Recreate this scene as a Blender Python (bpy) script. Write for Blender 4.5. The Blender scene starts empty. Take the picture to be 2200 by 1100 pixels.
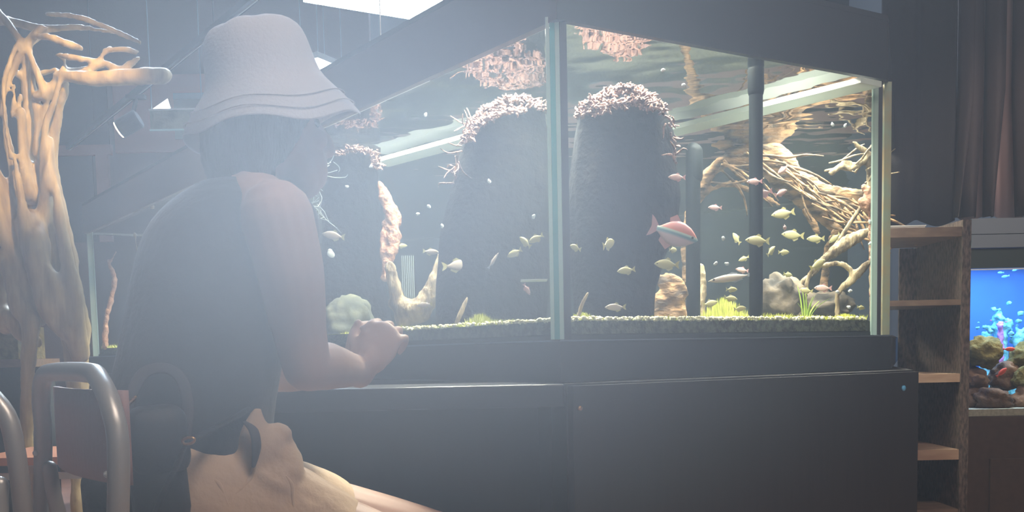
import bpy, bmesh, math, random
from mathutils import Vector as V, Matrix, noise
R = math.radians
PI = math.pi
random.seed(7)
scn = bpy.context.scene
col = scn.collection

# ------------------------------------------------------------------ camera
EYE = V((0, 0, 0.75))
FPX, PPY = 2335.5, 959.1
PITCH, ROLL = -0.0868937509, -0.0211288330
fwd = V((0, math.cos(PITCH), math.sin(PITCH)))
_up = V((0, -math.sin(PITCH), math.cos(PITCH)))
_ri = V((1, 0, 0))
cri = _ri * math.cos(ROLL) + _up * math.sin(ROLL)
cup = -_ri * math.sin(ROLL) + _up * math.cos(ROLL)
cam = bpy.data.cameras.new('camera')
camo = bpy.data.objects.new('camera', cam)
col.objects.link(camo)
cam.sensor_width = 36
cam.lens = 36 * FPX / 2200
cam.shift_y = (PPY - 550) / 2200
cam.clip_start = 0.05
m = Matrix((cri, cup, -fwd)).transposed().to_4x4()
m.translation = EYE
camo.matrix_world = m
scn.camera = camo

# ------------------------------------------------------------------ colour, world
scn.view_settings.view_transform = 'Standard'
scn.view_settings.look = 'None'
scn.view_settings.gamma = 1
scn.view_settings.exposure = 0.0
scn.view_settings.use_curve_mapping = False
scn.cycles.transparent_max_bounces = 20
scn.cycles.max_bounces = 6
scn.cycles.volume_step_rate = 3
scn.cycles.volume_max_steps = 64
scn.cycles.volume_bounces = 0
scn.cycles.sample_clamp_indirect = 3
w = bpy.data.worlds.new('world')
scn.world = w
w.use_nodes = True
w.node_tree.nodes['Background'].inputs[0].default_value = (0.5, 0.6, 0.7, 1)
w.node_tree.nodes['Background'].inputs[1].default_value = 0.02

PANEL = 45.0          # radiance of the ceiling panels
VEIL_NEAR = 0.078          # scattering per metre

VEIL, VEIL_AT, VEIL_R = 2.8, (810, 620, 0.75), (0.42, 0.50, 0.28)
VEIL_G = 0.62
VEIL_LAMP = 175.0           # radiance of the added panels that light the glare volumes

# ------------------------------------------------------------------ helpers
def ray(px, py):
    return fwd + cri * ((px - 1100) / FPX) - cup * ((py - PPY) / FPX)

def at(px, py, y):
    d = ray(px, py)
    return EYE + d * (y / d.y)

def atz(px, py, z):
    d = ray(px, py)
    return EYE + d * ((z - EYE.z) / d.z)

def tag(o, label=None, cat=None, group=None, kind=None):
    if label: o['label'] = label
    if cat: o['category'] = cat
    if group: o['group'] = group
    if kind: o['kind'] = kind
    return o

def empty(name, loc, label, cat, group=None, rz=0, kind=None):
    o = bpy.data.objects.new(name, None)
    o.empty_display_size = 0.05
    col.objects.link(o)
    o.location = loc
    o.rotation_euler = (0, 0, rz)
    o.matrix_basis = Matrix.Translation(loc) @ Matrix.Rotation(rz, 4, 'Z')
    return tag(o, label, cat, group, kind)

def build(name, bm, mat, parent=None, smooth=False, recalc=True):
    """bm is in world coordinates when parent is an unrotated empty: it is moved to the parent's frame."""
    if recalc:
        bmesh.ops.recalc_face_normals(bm, faces=bm.faces)
    me = bpy.data.meshes.new(name)
    bm.to_mesh(me)
    bm.free()
    if mat: me.materials.append(mat)
    if smooth:
        for p in me.polygons: p.use_smooth = True
    o = bpy.data.objects.new(name, me)
    col.objects.link(o)
    if parent is not None:
        o.parent = parent
        mw = Matrix.Identity(4)
        q = parent
        while q is not None:
            mw = q.matrix_basis @ mw
            q = q.parent
        me.transform(mw.inverted())
    return o

def box(bm, c, s, rot=None):
    c = V(c)
    vs = []
    for dx in (-1, 1):
        for dy in (-1, 1):
            for dz in (-1, 1):
                p = V((dx * s[0] / 2, dy * s[1] / 2, dz * s[2] / 2))
                if rot is not None: p = rot @ p
                vs.append(bm.verts.new(c + p))
    for f in ((0, 1, 3, 2), (4, 6, 7, 5), (0, 4, 5, 1), (2, 3, 7, 6), (0, 2, 6, 4), (1, 5, 7, 3)):
        bm.faces.new([vs[i] for i in f])

def B(c, s, rot=None):
    bm = bmesh.new(); box(bm, c, s, rot); return bm

def bevel(bm, w=0.004, seg=2):
    bmesh.ops.bevel(bm, geom=list(bm.edges), offset=w, segments=seg, affect='EDGES', profile=0.5)
    return bm

def prism(bm, poly, z0, z1):
    n = len(poly)
    a = [bm.verts.new((p[0], p[1], z0)) for p in poly]
    b = [bm.verts.new((p[0], p[1], z1)) for p in poly]
    bm.faces.new(a[::-1]); bm.faces.new(b)
    for i in range(n):
        bm.faces.new((a[i], a[(i + 1) % n], b[(i + 1) % n], b[i]))

def wallslab(bm, p, q, z0, z1, t):
    """vertical slab from p to q (xy), thickness t to the side given by sign"""
    p = V(p[:2]); q = V(q[:2])
    d = (q - p).normalized()
    n = V((-d.y, d.x)) * t
    prism(bm, [p, q, q + n, p + n], z0, z1)

def ring_frames(pts):
    fr = []
    n = len(pts)
    prev = None
    for i in range(n):
        t = (pts[min(i + 1, n - 1)] - pts[max(i - 1, 0)])
        if t.length < 1e-9: t = V((0, 0, 1))
        t.normalize()
        if prev is None:
            u = t.cross(V((0, 0, 1)))
            if u.length < 0.05: u = t.cross(V((0, 1, 0)))
        else:
            u = prev - t * prev.dot(t)
            if u.length < 1e-6: u = t.orthogonal()
        u.normalize()
        prev = u
        fr.append((t, u, t.cross(u).normalized()))
    return fr

def smooth_path(pts, rad, sub=4):
    """Catmull-Rom through points and radii"""
    if len(pts) < 3 or sub < 2: return [V(p) for p in pts], list(rad)
    P = [V(p) for p in pts]
    out, ro = [], []
    for i in range(len(P) - 1):
        p0, p1, p2, p3 = P[max(i - 1, 0)], P[i], P[i + 1], P[min(i + 2, len(P) - 1)]
        for k in range(sub):
            t = k / sub
            out.append(0.5 * ((2 * p1) + (p2 - p0) * t + (2 * p0 - 5 * p1 + 4 * p2 - p3) * t * t + (3 * p1 - p0 - 3 * p2 + p3) * t ** 3))
            ro.append(rad[i] * (1 - t) + rad[i + 1] * t)
    out.append(P[-1]); ro.append(rad[-1])
    return out, ro

def tube(bm, pts, rad, seg=10, sub=4, round_ends=True, flat=1.0, jit=0.0):
    if not hasattr(rad, '__len__'): rad = [rad] * len(pts)
    pts, rad = smooth_path(pts, rad, sub)
    fr = ring_frames(pts)
    rings = []
    def ring(c, u, v, r):
        rr = []
        for k in range(seg):
            a = 2 * PI * k / seg
            j = 1 + (jit * noise.noise((c + u * math.cos(a) * r + v * math.sin(a) * r) * 30) if jit else 0)
            rr.append(bm.verts.new(c + u * (math.cos(a) * r * j) + v * (math.sin(a) * r * flat * j)))
        rings.append(rr)
    if round_ends:
        t, u, v = fr[0]
        for a in (80, 55, 25):
            ring(pts[0] - t * rad[0] * math.sin(R(a)), u, v, rad[0] * math.cos(R(a)))
    for p, r, (t, u, v) in zip(pts, rad, fr): ring(p, u, v, r)
    if round_ends:
        t, u, v = fr[-1]
        for a in (25, 55, 80):
            ring(pts[-1] + t * rad[-1] * math.sin(R(a)), u, v, rad[-1] * math.cos(R(a)))
    for a, b in zip(rings, rings[1:]):
        for k in range(seg):
            bm.faces.new((a[k], a[(k + 1) % seg], b[(k + 1) % seg], b[k]))
    bm.faces.new(rings[0][::-1]); bm.faces.new(rings[-1])

def T(pts, rad, **k):
    bm = bmesh.new(); tube(bm, pts, rad, **k); return bm

def ell(bm, c, r, rot=None, seg=20):
    mt = Matrix.Translation(V(c)) @ (rot.to_4x4() if rot is not None else Matrix.Identity(4)) @ Matrix.Diagonal((r[0], r[1], r[2], 1))
    bmesh.ops.create_uvsphere(bm, u_segments=seg, v_segments=max(6, seg * 2 // 3), radius=1, matrix=mt)

def lathe(bm, prof, c=(0, 0, 0), seg=32, rot=None, cap=True):
    c = V(c); rings = []
    for r, z in prof:
        rr = []
        for k in range(seg):
            a = 2 * PI * k / seg
            p = V((math.cos(a) * r, math.sin(a) * r, z))
            if rot is not None: p = rot @ p
            rr.append(bm.verts.new(c + p))
        rings.append(rr)
    for a, b in zip(rings, rings[1:]):
        for k in range(seg): bm.faces.new((a[k], a[(k + 1) % seg], b[(k + 1) % seg], b[k]))
    if cap:
        bm.faces.new(rings[0][::-1]); bm.faces.new(rings[-1])

def loft(bm, rings, cap=True):
    vr = [[bm.verts.new(p) for p in r] for r in rings]
    n = len(vr[0])
    for a, b in zip(vr, vr[1:]):
        for k in range(n): bm.faces.new((a[k], a[(k + 1) % n], b[(k + 1) % n], b[k]))
    if cap:
        bm.faces.new(vr[0][::-1]); bm.faces.new(vr[-1])

def remesh(o, vox, smooth=4, disp=None, fac=0.5):
    md = o.modifiers.new('union', 'REMESH'); md.mode = 'VOXEL'; md.voxel_size = vox; md.use_smooth_shade = True
    if smooth:
        s = o.modifiers.new('smooth', 'SMOOTH'); s.iterations = smooth; s.factor = fac
    for i, (st, sz) in enumerate(disp or []):
        tx = bpy.data.textures.new('bark', 'CLOUDS'); tx.noise_scale = sz; tx.noise_depth = 3
        d = o.modifiers.new('bark', 'DISPLACE'); d.texture = tx; d.strength = st; d.mid_level = 0.5; d.texture_coords = 'GLOBAL'
    return o

def copy_tree(o, parent=None):
    c = o.copy(); col.objects.link(c)
    if parent is not None: c.parent = parent
    for ch in list(o.children): copy_tree(ch, c)
    return c

# ------------------------------------------------------------------ materials
def mat(name, color, rough=0.6, metal=0.0, spec=0.5, noise_amt=0.0, nscale=20, col2=None, bump=0.0, bscale=60, stretch=None, trans=0.0, sheen=0.0, emit=None, es=0, det=4):
    m = bpy.data.materials.new(name); m.use_nodes = True
    nt = m.node_tree; b = nt.nodes['Principled BSDF']
    b.inputs['Base Color'].default_value = (*color, 1)
    b.inputs['Roughness'].default_value = rough
    b.inputs['Metallic'].default_value = metal
    b.inputs['Specular IOR Level'].default_value = spec
    if sheen: b.inputs['Sheen Weight'].default_value = sheen
    tc = nt.nodes.new('ShaderNodeTexCoord'); mp = nt.nodes.new('ShaderNodeMapping')
    nt.links.new(tc.outputs['Object'], mp.inputs['Vector'])
    if stretch: mp.inputs['Scale'].default_value = stretch
    if col2 is not None:
        n = nt.nodes.new('ShaderNodeTexNoise'); n.inputs['Scale'].default_value = nscale; n.inputs['Detail'].default_value = det
        nt.links.new(mp.outputs[0], n.inputs['Vector'])
        r = nt.nodes.new('ShaderNodeValToRGB')
        r.color_ramp.elements[0].position = 0.38; r.color_ramp.elements[0].color = (*color, 1)
        r.color_ramp.elements[1].position = 0.62; r.color_ramp.elements[1].color = (*col2, 1)
        nt.links.new(n.outputs['Fac'], r.inputs[0]); nt.links.new(r.outputs[0], b.inputs['Base Color'])
    if bump:
        n2 = nt.nodes.new('ShaderNodeTexNoise'); n2.inputs['Scale'].default_value = bscale; n2.inputs['Detail'].default_value = 5
        nt.links.new(mp.outputs[0], n2.inputs['Vector'])
        bp = nt.nodes.new('ShaderNodeBump'); bp.inputs['Strength'].default_value = bump; bp.inputs['Distance'].default_value = 0.01
        nt.links.new(n2.outputs['Fac'], bp.inputs['Height']); nt.links.new(bp.outputs[0], b.inputs['Normal'])
    if emit:
        b.inputs['Emission Color'].default_value = (*emit, 1); b.inputs['Emission Strength'].default_value = es
    if trans:
        t = nt.nodes.new('ShaderNodeBsdfTranslucent'); t.inputs[0].default_value = (*color, 1)
        mx = nt.nodes.new('ShaderNodeMixShader'); mx.inputs[0].default_value = trans
        nt.links.new(b.outputs[0], mx.inputs[1]); nt.links.new(t.outputs[0], mx.inputs[2])
        nt.links.new(mx.outputs[0], nt.nodes['Material Output'].inputs[0])
    return m

def glassmat(name, tint=(0.97, 0.99, 0.98), ior=1.5, bump=0.0, rough=0.0, scale=8, stretch=None, oneway=False):
    m = bpy.data.materials.new(name); m.use_nodes = True
    nt = m.node_tree; nt.nodes.remove(nt.nodes['Principled BSDF'])
    out = nt.nodes['Material Output']
    fr = nt.nodes.new('ShaderNodeFresnel'); fr.inputs[0].default_value = ior
    t = nt.nodes.new('ShaderNodeBsdfTransparent'); t.inputs[0].default_value = (*tint, 1)
    g = nt.nodes.new('ShaderNodeBsdfGlossy'); g.inputs['Roughness'].default_value = rough
    mx = nt.nodes.new('ShaderNodeMixShader')
    if oneway:      # the far face of a thin pane: no second, unrefracted total reflection
        ge = nt.nodes.new('ShaderNodeNewGeometry'); iv = nt.nodes.new('ShaderNodeMath'); iv.operation = 'SUBTRACT'; iv.inputs[0].default_value = 1
        mu = nt.nodes.new('ShaderNodeMath'); mu.operation = 'MULTIPLY'
        nt.links.new(ge.outputs['Backfacing'], iv.inputs[1]); nt.links.new(iv.outputs[0], mu.inputs[0]); nt.links.new(fr.outputs[0], mu.inputs[1])
        nt.links.new(mu.outputs[0], mx.inputs[0])
    else:
        nt.links.new(fr.outputs[0], mx.inputs[0])
    nt.links.new(t.outputs[0], mx.inputs[1]); nt.links.new(g.outputs[0], mx.inputs[2])
    nt.links.new(mx.outputs[0], out.inputs[0])
    if bump:
        tc = nt.nodes.new('ShaderNodeTexCoord'); n = nt.nodes.new('ShaderNodeTexNoise'); n.inputs['Scale'].default_value = scale; n.inputs['Detail'].default_value = 2
        mp = nt.nodes.new('ShaderNodeMapping')
        if stretch: mp.inputs['Scale'].default_value = stretch
        nt.links.new(tc.outputs['Object'], mp.inputs[0]); nt.links.new(mp.outputs[0], n.inputs['Vector'])
        bp = nt.nodes.new('ShaderNodeBump'); bp.inputs['Strength'].default_value = bump; bp.inputs['Distance'].default_value = 0.02
        nt.links.new(n.outputs['Fac'], bp.inputs['Height']); nt.links.new(bp.outputs[0], g.inputs['Normal'])
    return m

def volmat(name, color, dens, g=0.0, absorb=None, ad=0.0):
    m = bpy.data.materials.new(name); m.use_nodes = True
    nt = m.node_tree; nt.nodes.remove(nt.nodes['Principled BSDF'])
    v = nt.nodes.new('ShaderNodeVolumeScatter'); v.inputs['Color'].default_value = (*color, 1)
    v.inputs['Density'].default_value = dens; v.inputs['Anisotropy'].default_value = g
    o = v.outputs[0]
    if absorb:
        a = nt.nodes.new('ShaderNodeVolumeAbsorption'); a.inputs[0].default_value = (*absorb, 1); a.inputs[1].default_value = ad
        s = nt.nodes.new('ShaderNodeAddShader'); nt.links.new(o, s.inputs[0]); nt.links.new(a.outputs[0], s.inputs[1]); o = s.outputs[0]
    nt.links.new(o, nt.nodes['Material Output'].inputs['Volume'])
    return m

def emis(name, color, s):
    m = bpy.data.materials.new(name); m.use_nodes = True
    nt = m.node_tree; nt.nodes.remove(nt.nodes['Principled BSDF'])
    e = nt.nodes.new('ShaderNodeEmission'); e.inputs[0].default_value = (*color, 1); e.inputs[1].default_value = s
    nt.links.new(e.outputs[0], nt.nodes['Material Output'].inputs[0])
    return m

M = dict(
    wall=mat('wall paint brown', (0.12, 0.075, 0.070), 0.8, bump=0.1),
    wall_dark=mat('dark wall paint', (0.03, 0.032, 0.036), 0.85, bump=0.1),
    wall_black=mat('matt black wall', (0.008, 0.009, 0.010), 0.95, spec=0.1),
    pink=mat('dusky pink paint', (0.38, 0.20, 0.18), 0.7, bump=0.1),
    ceil=mat('ceiling grey', (0.12, 0.13, 0.14), 0.9),
    floor=mat('terracotta floor', (0.16, 0.07, 0.04), 0.45, col2=(0.22, 0.10, 0.06), nscale=6, bump=0.1),
    laminate=mat('charcoal laminate', (0.030, 0.028, 0.030), 0.42, col2=(0.036, 0.033, 0.034), nscale=90, stretch=(1, 1, 0.05)),
    plinth=mat('slate plinth', (0.040, 0.045, 0.055), 0.45),
    counter=mat('dark counter', (0.032, 0.034, 0.042), 0.30),
    hood=mat('brushed bronze hood', (0.15, 0.095, 0.08), 0.36, metal=0.5, bump=0.05, bscale=30, stretch=(1, 1, 40)),
    hoodblk=mat('black hood', (0.028, 0.028, 0.030), 0.55),
    glass=glassmat('aquarium glass', ior=1.35, oneway=True),
    surf=glassmat('water surface', tint=(0.93, 0.98, 0.96), ior=1.33, bump=0.35, rough=0.03, scale=5, stretch=(1, 1, 1)),
    edge=mat('pale glass edge', (0.55, 0.68, 0.64), 0.25, trans=0.45),
    teal=mat('teal glass edge', (0.14, 0.42, 0.42), 0.2, trans=0.45),
    amber=mat('mottled glass edge', (0.50, 0.60, 0.50), 0.2, col2=(0.70, 0.45, 0.22), nscale=14, trans=0.45),
    silicone=mat('black silicone', (0.015, 0.014, 0.016), 0.6),
    brace=mat('glass brace', (0.84, 0.90, 0.87), 0.25, trans=0.4),
    bark=mat('black bark', (0.004, 0.0045, 0.005), 0.95, spec=0.15, col2=(0.010, 0.010, 0.010), nscale=40, bump=0.8, bscale=50),
    crust=mat('reddish root crust', (0.06, 0.025, 0.02), 0.8, col2=(0.40, 0.22, 0.17), nscale=70, bump=1.0, bscale=120, det=2),
    redwood=mat('reddish driftwood', (0.42, 0.20, 0.13), 0.8, col2=(0.62, 0.36, 0.24), nscale=50, bump=0.8, bscale=80),
    drift=mat('pale driftwood', (0.13, 0.09, 0.05), 0.8, col2=(0.60, 0.47, 0.29), nscale=38, bump=1.0, bscale=70, stretch=(1, 1, 0.30)),
    drift2=mat('ochre driftwood', (0.07, 0.045, 0.025), 0.8, col2=(0.56, 0.33, 0.16), nscale=34, bump=1.0, bscale=60, stretch=(0.5, 0.5, 1.3)),
    root=mat('smooth peeled wood', (0.26, 0.18, 0.09), 0.55, col2=(0.46, 0.34, 0.17), nscale=7, bump=0.35, bscale=12, stretch=(3, 3, 0.5)),
    pipe=mat('black filter pipe', (0.004, 0.007, 0.008), 0.6, spec=0.15),
    gravel=mat('dark gravel', (0.05, 0.05, 0.04), 0.9, col2=(0.16, 0.17, 0.11), nscale=70, bump=1.0, bscale=110, det=2),
    grain=mat('pale gravel grains', (0.50, 0.46, 0.28), 0.8, col2=(0.88, 0.84, 0.62), nscale=60),
    moss=mat('bright moss', (0.55, 0.60, 0.08), 0.8, col2=(0.85, 0.82, 0.25), nscale=50, trans=0.3),
    plant=mat('green blades', (0.26, 0.46, 0.05), 0.6, col2=(0.55, 0.66, 0.14), nscale=12, trans=0.35),
    rock=mat('grey brown stone', (0.035, 0.03, 0.025), 0.85, col2=(0.22, 0.17, 0.12), nscale=14, bump=0.8, bscale=30),
    stone=mat('pale stone', (0.08, 0.09, 0.06), 0.85, col2=(0.26, 0.27, 0.19), nscale=10, bump=0.6, bscale=30),
    white=mat('white plastic', (0.75, 0.78, 0.76), 0.5),
    ribbed=mat('ribbed grey plastic', (0.25, 0.30, 0.30), 0.6),
    blackm=mat('black metal', (0.02, 0.02, 0.024), 0.45, metal=0.3),
    steel=mat('brushed tube steel', (0.50, 0.48, 0.44), 0.40, metal=0.5),
    seatback=mat('rose brown laminate', (0.36, 0.20, 0.175), 0.5, bump=0.15, bscale=90),
    black=mat('black cloth', (0.014, 0.015, 0.018), 0.9, bump=0.3, bscale=50, sheen=0.2),
    bagm=mat('black nylon', (0.012, 0.012, 0.014), 0.6, bump=0.3, bscale=70),
    strap=mat('dark brown strap', (0.035, 0.024, 0.024), 0.7),
    brass=mat('brass buckle', (0.75, 0.45, 0.2), 0.3, metal=1.0),
    skin=mat('skin', (0.50, 0.32, 0.25), 0.55, col2=(0.54, 0.34, 0.27), nscale=8, bump=0.05),
    hair=mat('dark hair', (0.022, 0.018, 0.016), 0.55, bump=0.6, bscale=60, stretch=(4, 4, 0.4)),
    hat=mat('off white cotton', (0.44, 0.41, 0.41), 0.9, bump=0.25, bscale=160),
    beige=mat('beige cotton', (0.58, 0.42, 0.28), 0.9, bump=0.25, bscale=60),
    chip=mat('dark wood grain', (0.040, 0.028, 0.022), 0.6, col2=(0.17, 0.12, 0.095), nscale=130, bump=0.2, stretch=(1, 1, 0.35), det=3),
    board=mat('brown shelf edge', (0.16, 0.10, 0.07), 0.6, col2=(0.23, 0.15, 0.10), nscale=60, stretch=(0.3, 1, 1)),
    boardlit=mat('lit shelf board', (0.42, 0.27, 0.18), 0.6, col2=(0.52, 0.36, 0.25), nscale=40, stretch=(0.3, 1, 1)),  # paler copy of the shelf board colour, light painted in
    curtain=mat('black curtain', (0.020, 0.019, 0.020), 0.9, bump=0.2, bscale=80),
    brcurtain=mat('dark brown drape', (0.045, 0.034, 0.032), 0.75, bump=0.2, bscale=60),
    pale=mat('pale rose satin', (0.46, 0.34, 0.32), 0.55),
    paper=mat('white paper', (0.8, 0.82, 0.82), 0.6),
    silver=mat('blue grey aluminium', (0.22, 0.27, 0.31), 0.4, metal=0.4),
    dkgreen=mat('dark green hood', (0.03, 0.045, 0.04), 0.5),
    blueback=mat('blue backdrop', (0.03, 0.12, 0.42), 0.7, col2=(0.04, 0.17, 0.50), nscale=3),
    coral=mat('turquoise coral', (0.12, 0.45, 0.55), 0.7, col2=(0.30, 0.75, 0.80), nscale=40, bump=0.8),
    pcoral=mat('violet coral', (0.40, 0.18, 0.60), 0.7, col2=(0.60, 0.30, 0.75), nscale=50, bump=0.6),
    reefrock=mat('mossy reef rock', (0.07, 0.035, 0.022), 0.9, col2=(0.24, 0.13, 0.07), nscale=16, bump=1.0, bscale=40),
    mossrock=mat('olive reef rock', (0.11, 0.09, 0.02), 0.95, col2=(0.22, 0.17, 0.05), nscale=30, bump=1.0, bscale=60),
    sand=mat('pale sand', (0.42, 0.42, 0.32), 0.9, col2=(0.55, 0.54, 0.42), nscale=90),
    brown=mat('brown cabinet laminate', (0.095, 0.062, 0.045), 0.6, col2=(0.11, 0.072, 0.052), nscale=40),
    redfish=mat('red fish', (0.85, 0.10, 0.05), 0.5),
    bluefish=mat('sky blue fish', (0.15, 0.55, 0.95), 0.5),
    yfish=mat('yellow green fish', (0.50, 0.47, 0.22), 0.45, col2=(0.66, 0.60, 0.36), nscale=60, trans=0.25),
    yfin=mat('yellow fin', (0.55, 0.50, 0.24), 0.5, trans=0.4),
    pfish=mat('pink silver fish', (0.62, 0.34, 0.32), 0.4, col2=(0.72, 0.60, 0.55), nscale=50, trans=0.2),
    pfin=mat('pink fin', (0.62, 0.36, 0.36), 0.5, trans=0.4),
    sfish=mat('silver fish', (0.45, 0.46, 0.42), 0.3, col2=(0.60, 0.42, 0.34), nscale=20, stretch=(1, 1, 6), trans=0.1),
    bfin=mat('grey blue fin', (0.40, 0.42, 0.46), 0.5, trans=0.4),
    eye=mat('fish eye', (0.01, 0.01, 0.01), 0.2),
    bubble=mat('white shell', (0.75, 0.80, 0.80), 0.3),
    lamp=emis('panel diffuser', (0.80, 0.93, 1.0), PANEL),
    lampfill=emis('fill panel diffuser', (1.0, 0.84, 0.74), 28),
    veillamp=emis('veil lamp diffuser', (0.62, 0.79, 1.0), VEIL_LAMP),
    warm=emis('warm spot lens', (1.0, 0.72, 0.45), 25),
    copper=mat('copper edge', (0.50, 0.22, 0.12), 0.35, metal=0.5),
)

# striped rainbow fish
def rainbow_mat():
    m = mat('red and blue fish', (0.5, 0.35, 0.38), 0.5)
    nt = m.node_tree; b = nt.nodes['Principled BSDF']
    tc = nt.nodes.new('ShaderNodeTexCoord'); sx = nt.nodes.new('ShaderNodeSeparateXYZ')
    nt.links.new(tc.outputs['Object'], sx.inputs[0])
    mr = nt.nodes.new('ShaderNodeMapRange'); mr.inputs[1].default_value = -0.24; mr.inputs[2].default_value = 0.24
    nt.links.new(sx.outputs['Z'], mr.inputs[0])
    r = nt.nodes.new('ShaderNodeValToRGB'); r.color_ramp.interpolation = 'EASE'
    e = r.color_ramp.elements
    e[0].position = 0.0; e[0].color = (0.55, 0.42, 0.48, 1)
    e[1].position = 1.0; e[1].color = (0.50, 0.30, 0.34, 1)
    for p, c in ((0.33, (0.62, 0.46, 0.50, 1)), (0.47, (0.10, 0.28, 0.36, 1)), (0.57, (0.58, 0.70, 0.60, 1)), (0.63, (0.70, 0.24, 0.18, 1)), (0.80, (0.62, 0.24, 0.22, 1))):
        x = e.new(p); x.color = c
    nt.links.new(mr.outputs[0], r.inputs[0]); nt.links.new(r.outputs[0], b.inputs['Base Color'])
    return m
M['rainbow'] = rainbow_mat()

# ------------------------------------------------------------------ large area lights (fixtures' own light)
def area(name, loc, size, size_y, energy, color, rot=(0, 0, 0), parent=None, spread=180):
    l = bpy.data.lights.new(name, 'AREA'); l.shape = 'RECTANGLE'; l.size = size; l.size_y = size_y
    l.energy = energy; l.color = color; l.spread = R(spread)
    o = bpy.data.objects.new(name, l); col.objects.link(o)
    o.location = loc; o.rotation_euler = rot
    if parent is not None:
        o.parent = parent; o.location = V(loc) - parent.location
    return o

def spot(name, loc, target, energy, color, angle=40, blend=0.5, rad=0.04, parent=None):
    l = bpy.data.lights.new(name, 'SPOT'); l.energy = energy; l.color = color; l.spot_size = R(angle); l.spot_blend = blend; l.shadow_soft_size = rad
    o = bpy.data.objects.new(name, l); col.objects.link(o)
    o.rotation_euler = (V(target) - V(loc)).to_track_quat('-Z', 'Y').to_euler()
    o.location = loc
    if parent is not None:
        o.parent = parent; o.location = V(loc) - parent.location
    return o

# ------------------------------------------------------------------ the room
X0, X1, Y0, Y1, ZC = -7.5, 3.4, -1.6, 11.0, 7.6
def st(name, bm, m, label=None):
    o = build(name, bm, m); o['kind'] = 'structure'
    if label: o['label'] = label
    return o
st('floor', B(((X0 + X1) / 2, (Y0 + Y1) / 2, -0.05), (X1 - X0, Y1 - Y0, 0.1)), M['floor'], 'reddish brown floor of the aquarium room')
st('ceiling', B(((X0 + X1) / 2, (Y0 + Y1) / 2, ZC + 0.05), (X1 - X0, Y1 - Y0, 0.1)), M['ceil'], 'dark grey ceiling above the tanks')
st('wall_back', B(((X0 + X1) / 2, Y1 + 0.05, ZC / 2), (X1 - X0, 0.1, ZC)), M['wall_black'], 'dark far wall behind the big aquarium')
st('wall_left', B((X0 - 0.05, (Y0 + Y1) / 2, ZC / 2), (0.1, Y1 - Y0, ZC)), M['wall_dark'], 'dark side wall beyond the tree root')
st('wall_right', B((X1 + 0.05, (Y0 + Y1) / 2, ZC / 2), (0.1, Y1 - Y0, ZC)), M['wall_dark'], 'dark side wall behind the curtain')
st('wall_front', B(((X0 + X1) / 2, Y0 - 0.05, ZC / 2), (X1 - X0, 0.1, ZC)), M['wall_dark'])
# partition with frames, beyond the tank on the far side
YP = 7.6
def rect(px0, py0, px1, py1, y):
    a = at(px0, py0, y); b = at(px1, py1, y)
    return a.x, b.x, b.z, a.z
def panel(name, r, y, t, m, label=None):
    x0, x1, z0, z1 = r
    return st(name, B(((x0 + x1) / 2, y + t / 2, (z0 + z1) / 2), (x1 - x0, t, z1 - z0)), m, label)
xp0 = at(-80, 300, YP).x; xp1 = at(800, 300, YP).x
st('wall_partition', B(((xp0 + xp1) / 2, YP + 0.05, 1.65), (xp1 - xp0, 0.1, 3.3)), M['wall'], 'brown partition wall with framed dark openings')
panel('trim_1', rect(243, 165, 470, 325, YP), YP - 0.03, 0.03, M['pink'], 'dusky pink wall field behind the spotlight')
panel('trim_2', rect(118, 315, 243, 334, YP), YP - 0.04, 0.04, M['pink'], 'pink cross rail of the framed opening')
panel('trim_3', rect(209, 334, 245, 520, YP), YP - 0.04, 0.04, M['pink'], 'pink upright of the framed opening')
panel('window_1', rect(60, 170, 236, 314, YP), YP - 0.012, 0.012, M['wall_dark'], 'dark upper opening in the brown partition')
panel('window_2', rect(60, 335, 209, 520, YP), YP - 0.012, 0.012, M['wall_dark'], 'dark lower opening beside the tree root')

# ------------------------------------------------------------------ lens glare, built as scattering volumes
hb = B((0.0, 0.25, 1.5), (6.0, 2.2, 2.9))
hz = build('glare_veil', hb, volmat('near haze', (0.92, 0.95, 1.0), VEIL_NEAR, VEIL_G))
tag(hz, 'even bluish volume standing in for lens glare over the view', 'glare_veil', kind='stuff')
# thicker soft-edged volume where the lens glare is strongest
pm = volmat('haze puff', (0.95, 0.97, 1.0), 1.0, VEIL_G)
nt = pm.node_tree; tc = nt.nodes.new('ShaderNodeTexCoord'); gr_ = nt.nodes.new('ShaderNodeTexGradient'); gr_.gradient_type = 'QUADRATIC_SPHERE'
mu = nt.nodes.new('ShaderNodeMath'); mu.operation = 'MULTIPLY'; mu.inputs[1].default_value = VEIL
nt.links.new(tc.outputs['Object'], gr_.inputs[0]); nt.links.new(gr_.outputs['Fac'], mu.inputs[0])
nt.links.new(mu.outputs[0], [n for n in nt.nodes if n.type == 'VOLUME_SCATTER'][0].inputs['Density'])
bm = bmesh.new(); bmesh.ops.create_icosphere(bm, subdivisions=3, radius=1.02)
pf = build('glare_veil', bm, pm)
pf.location = at(*VEIL_AT); pf.scale = VEIL_R
tag(pf, 'thick soft-edged volume standing in for lens glare before the hat wearer', 'glare_veil', kind='stuff')

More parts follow.
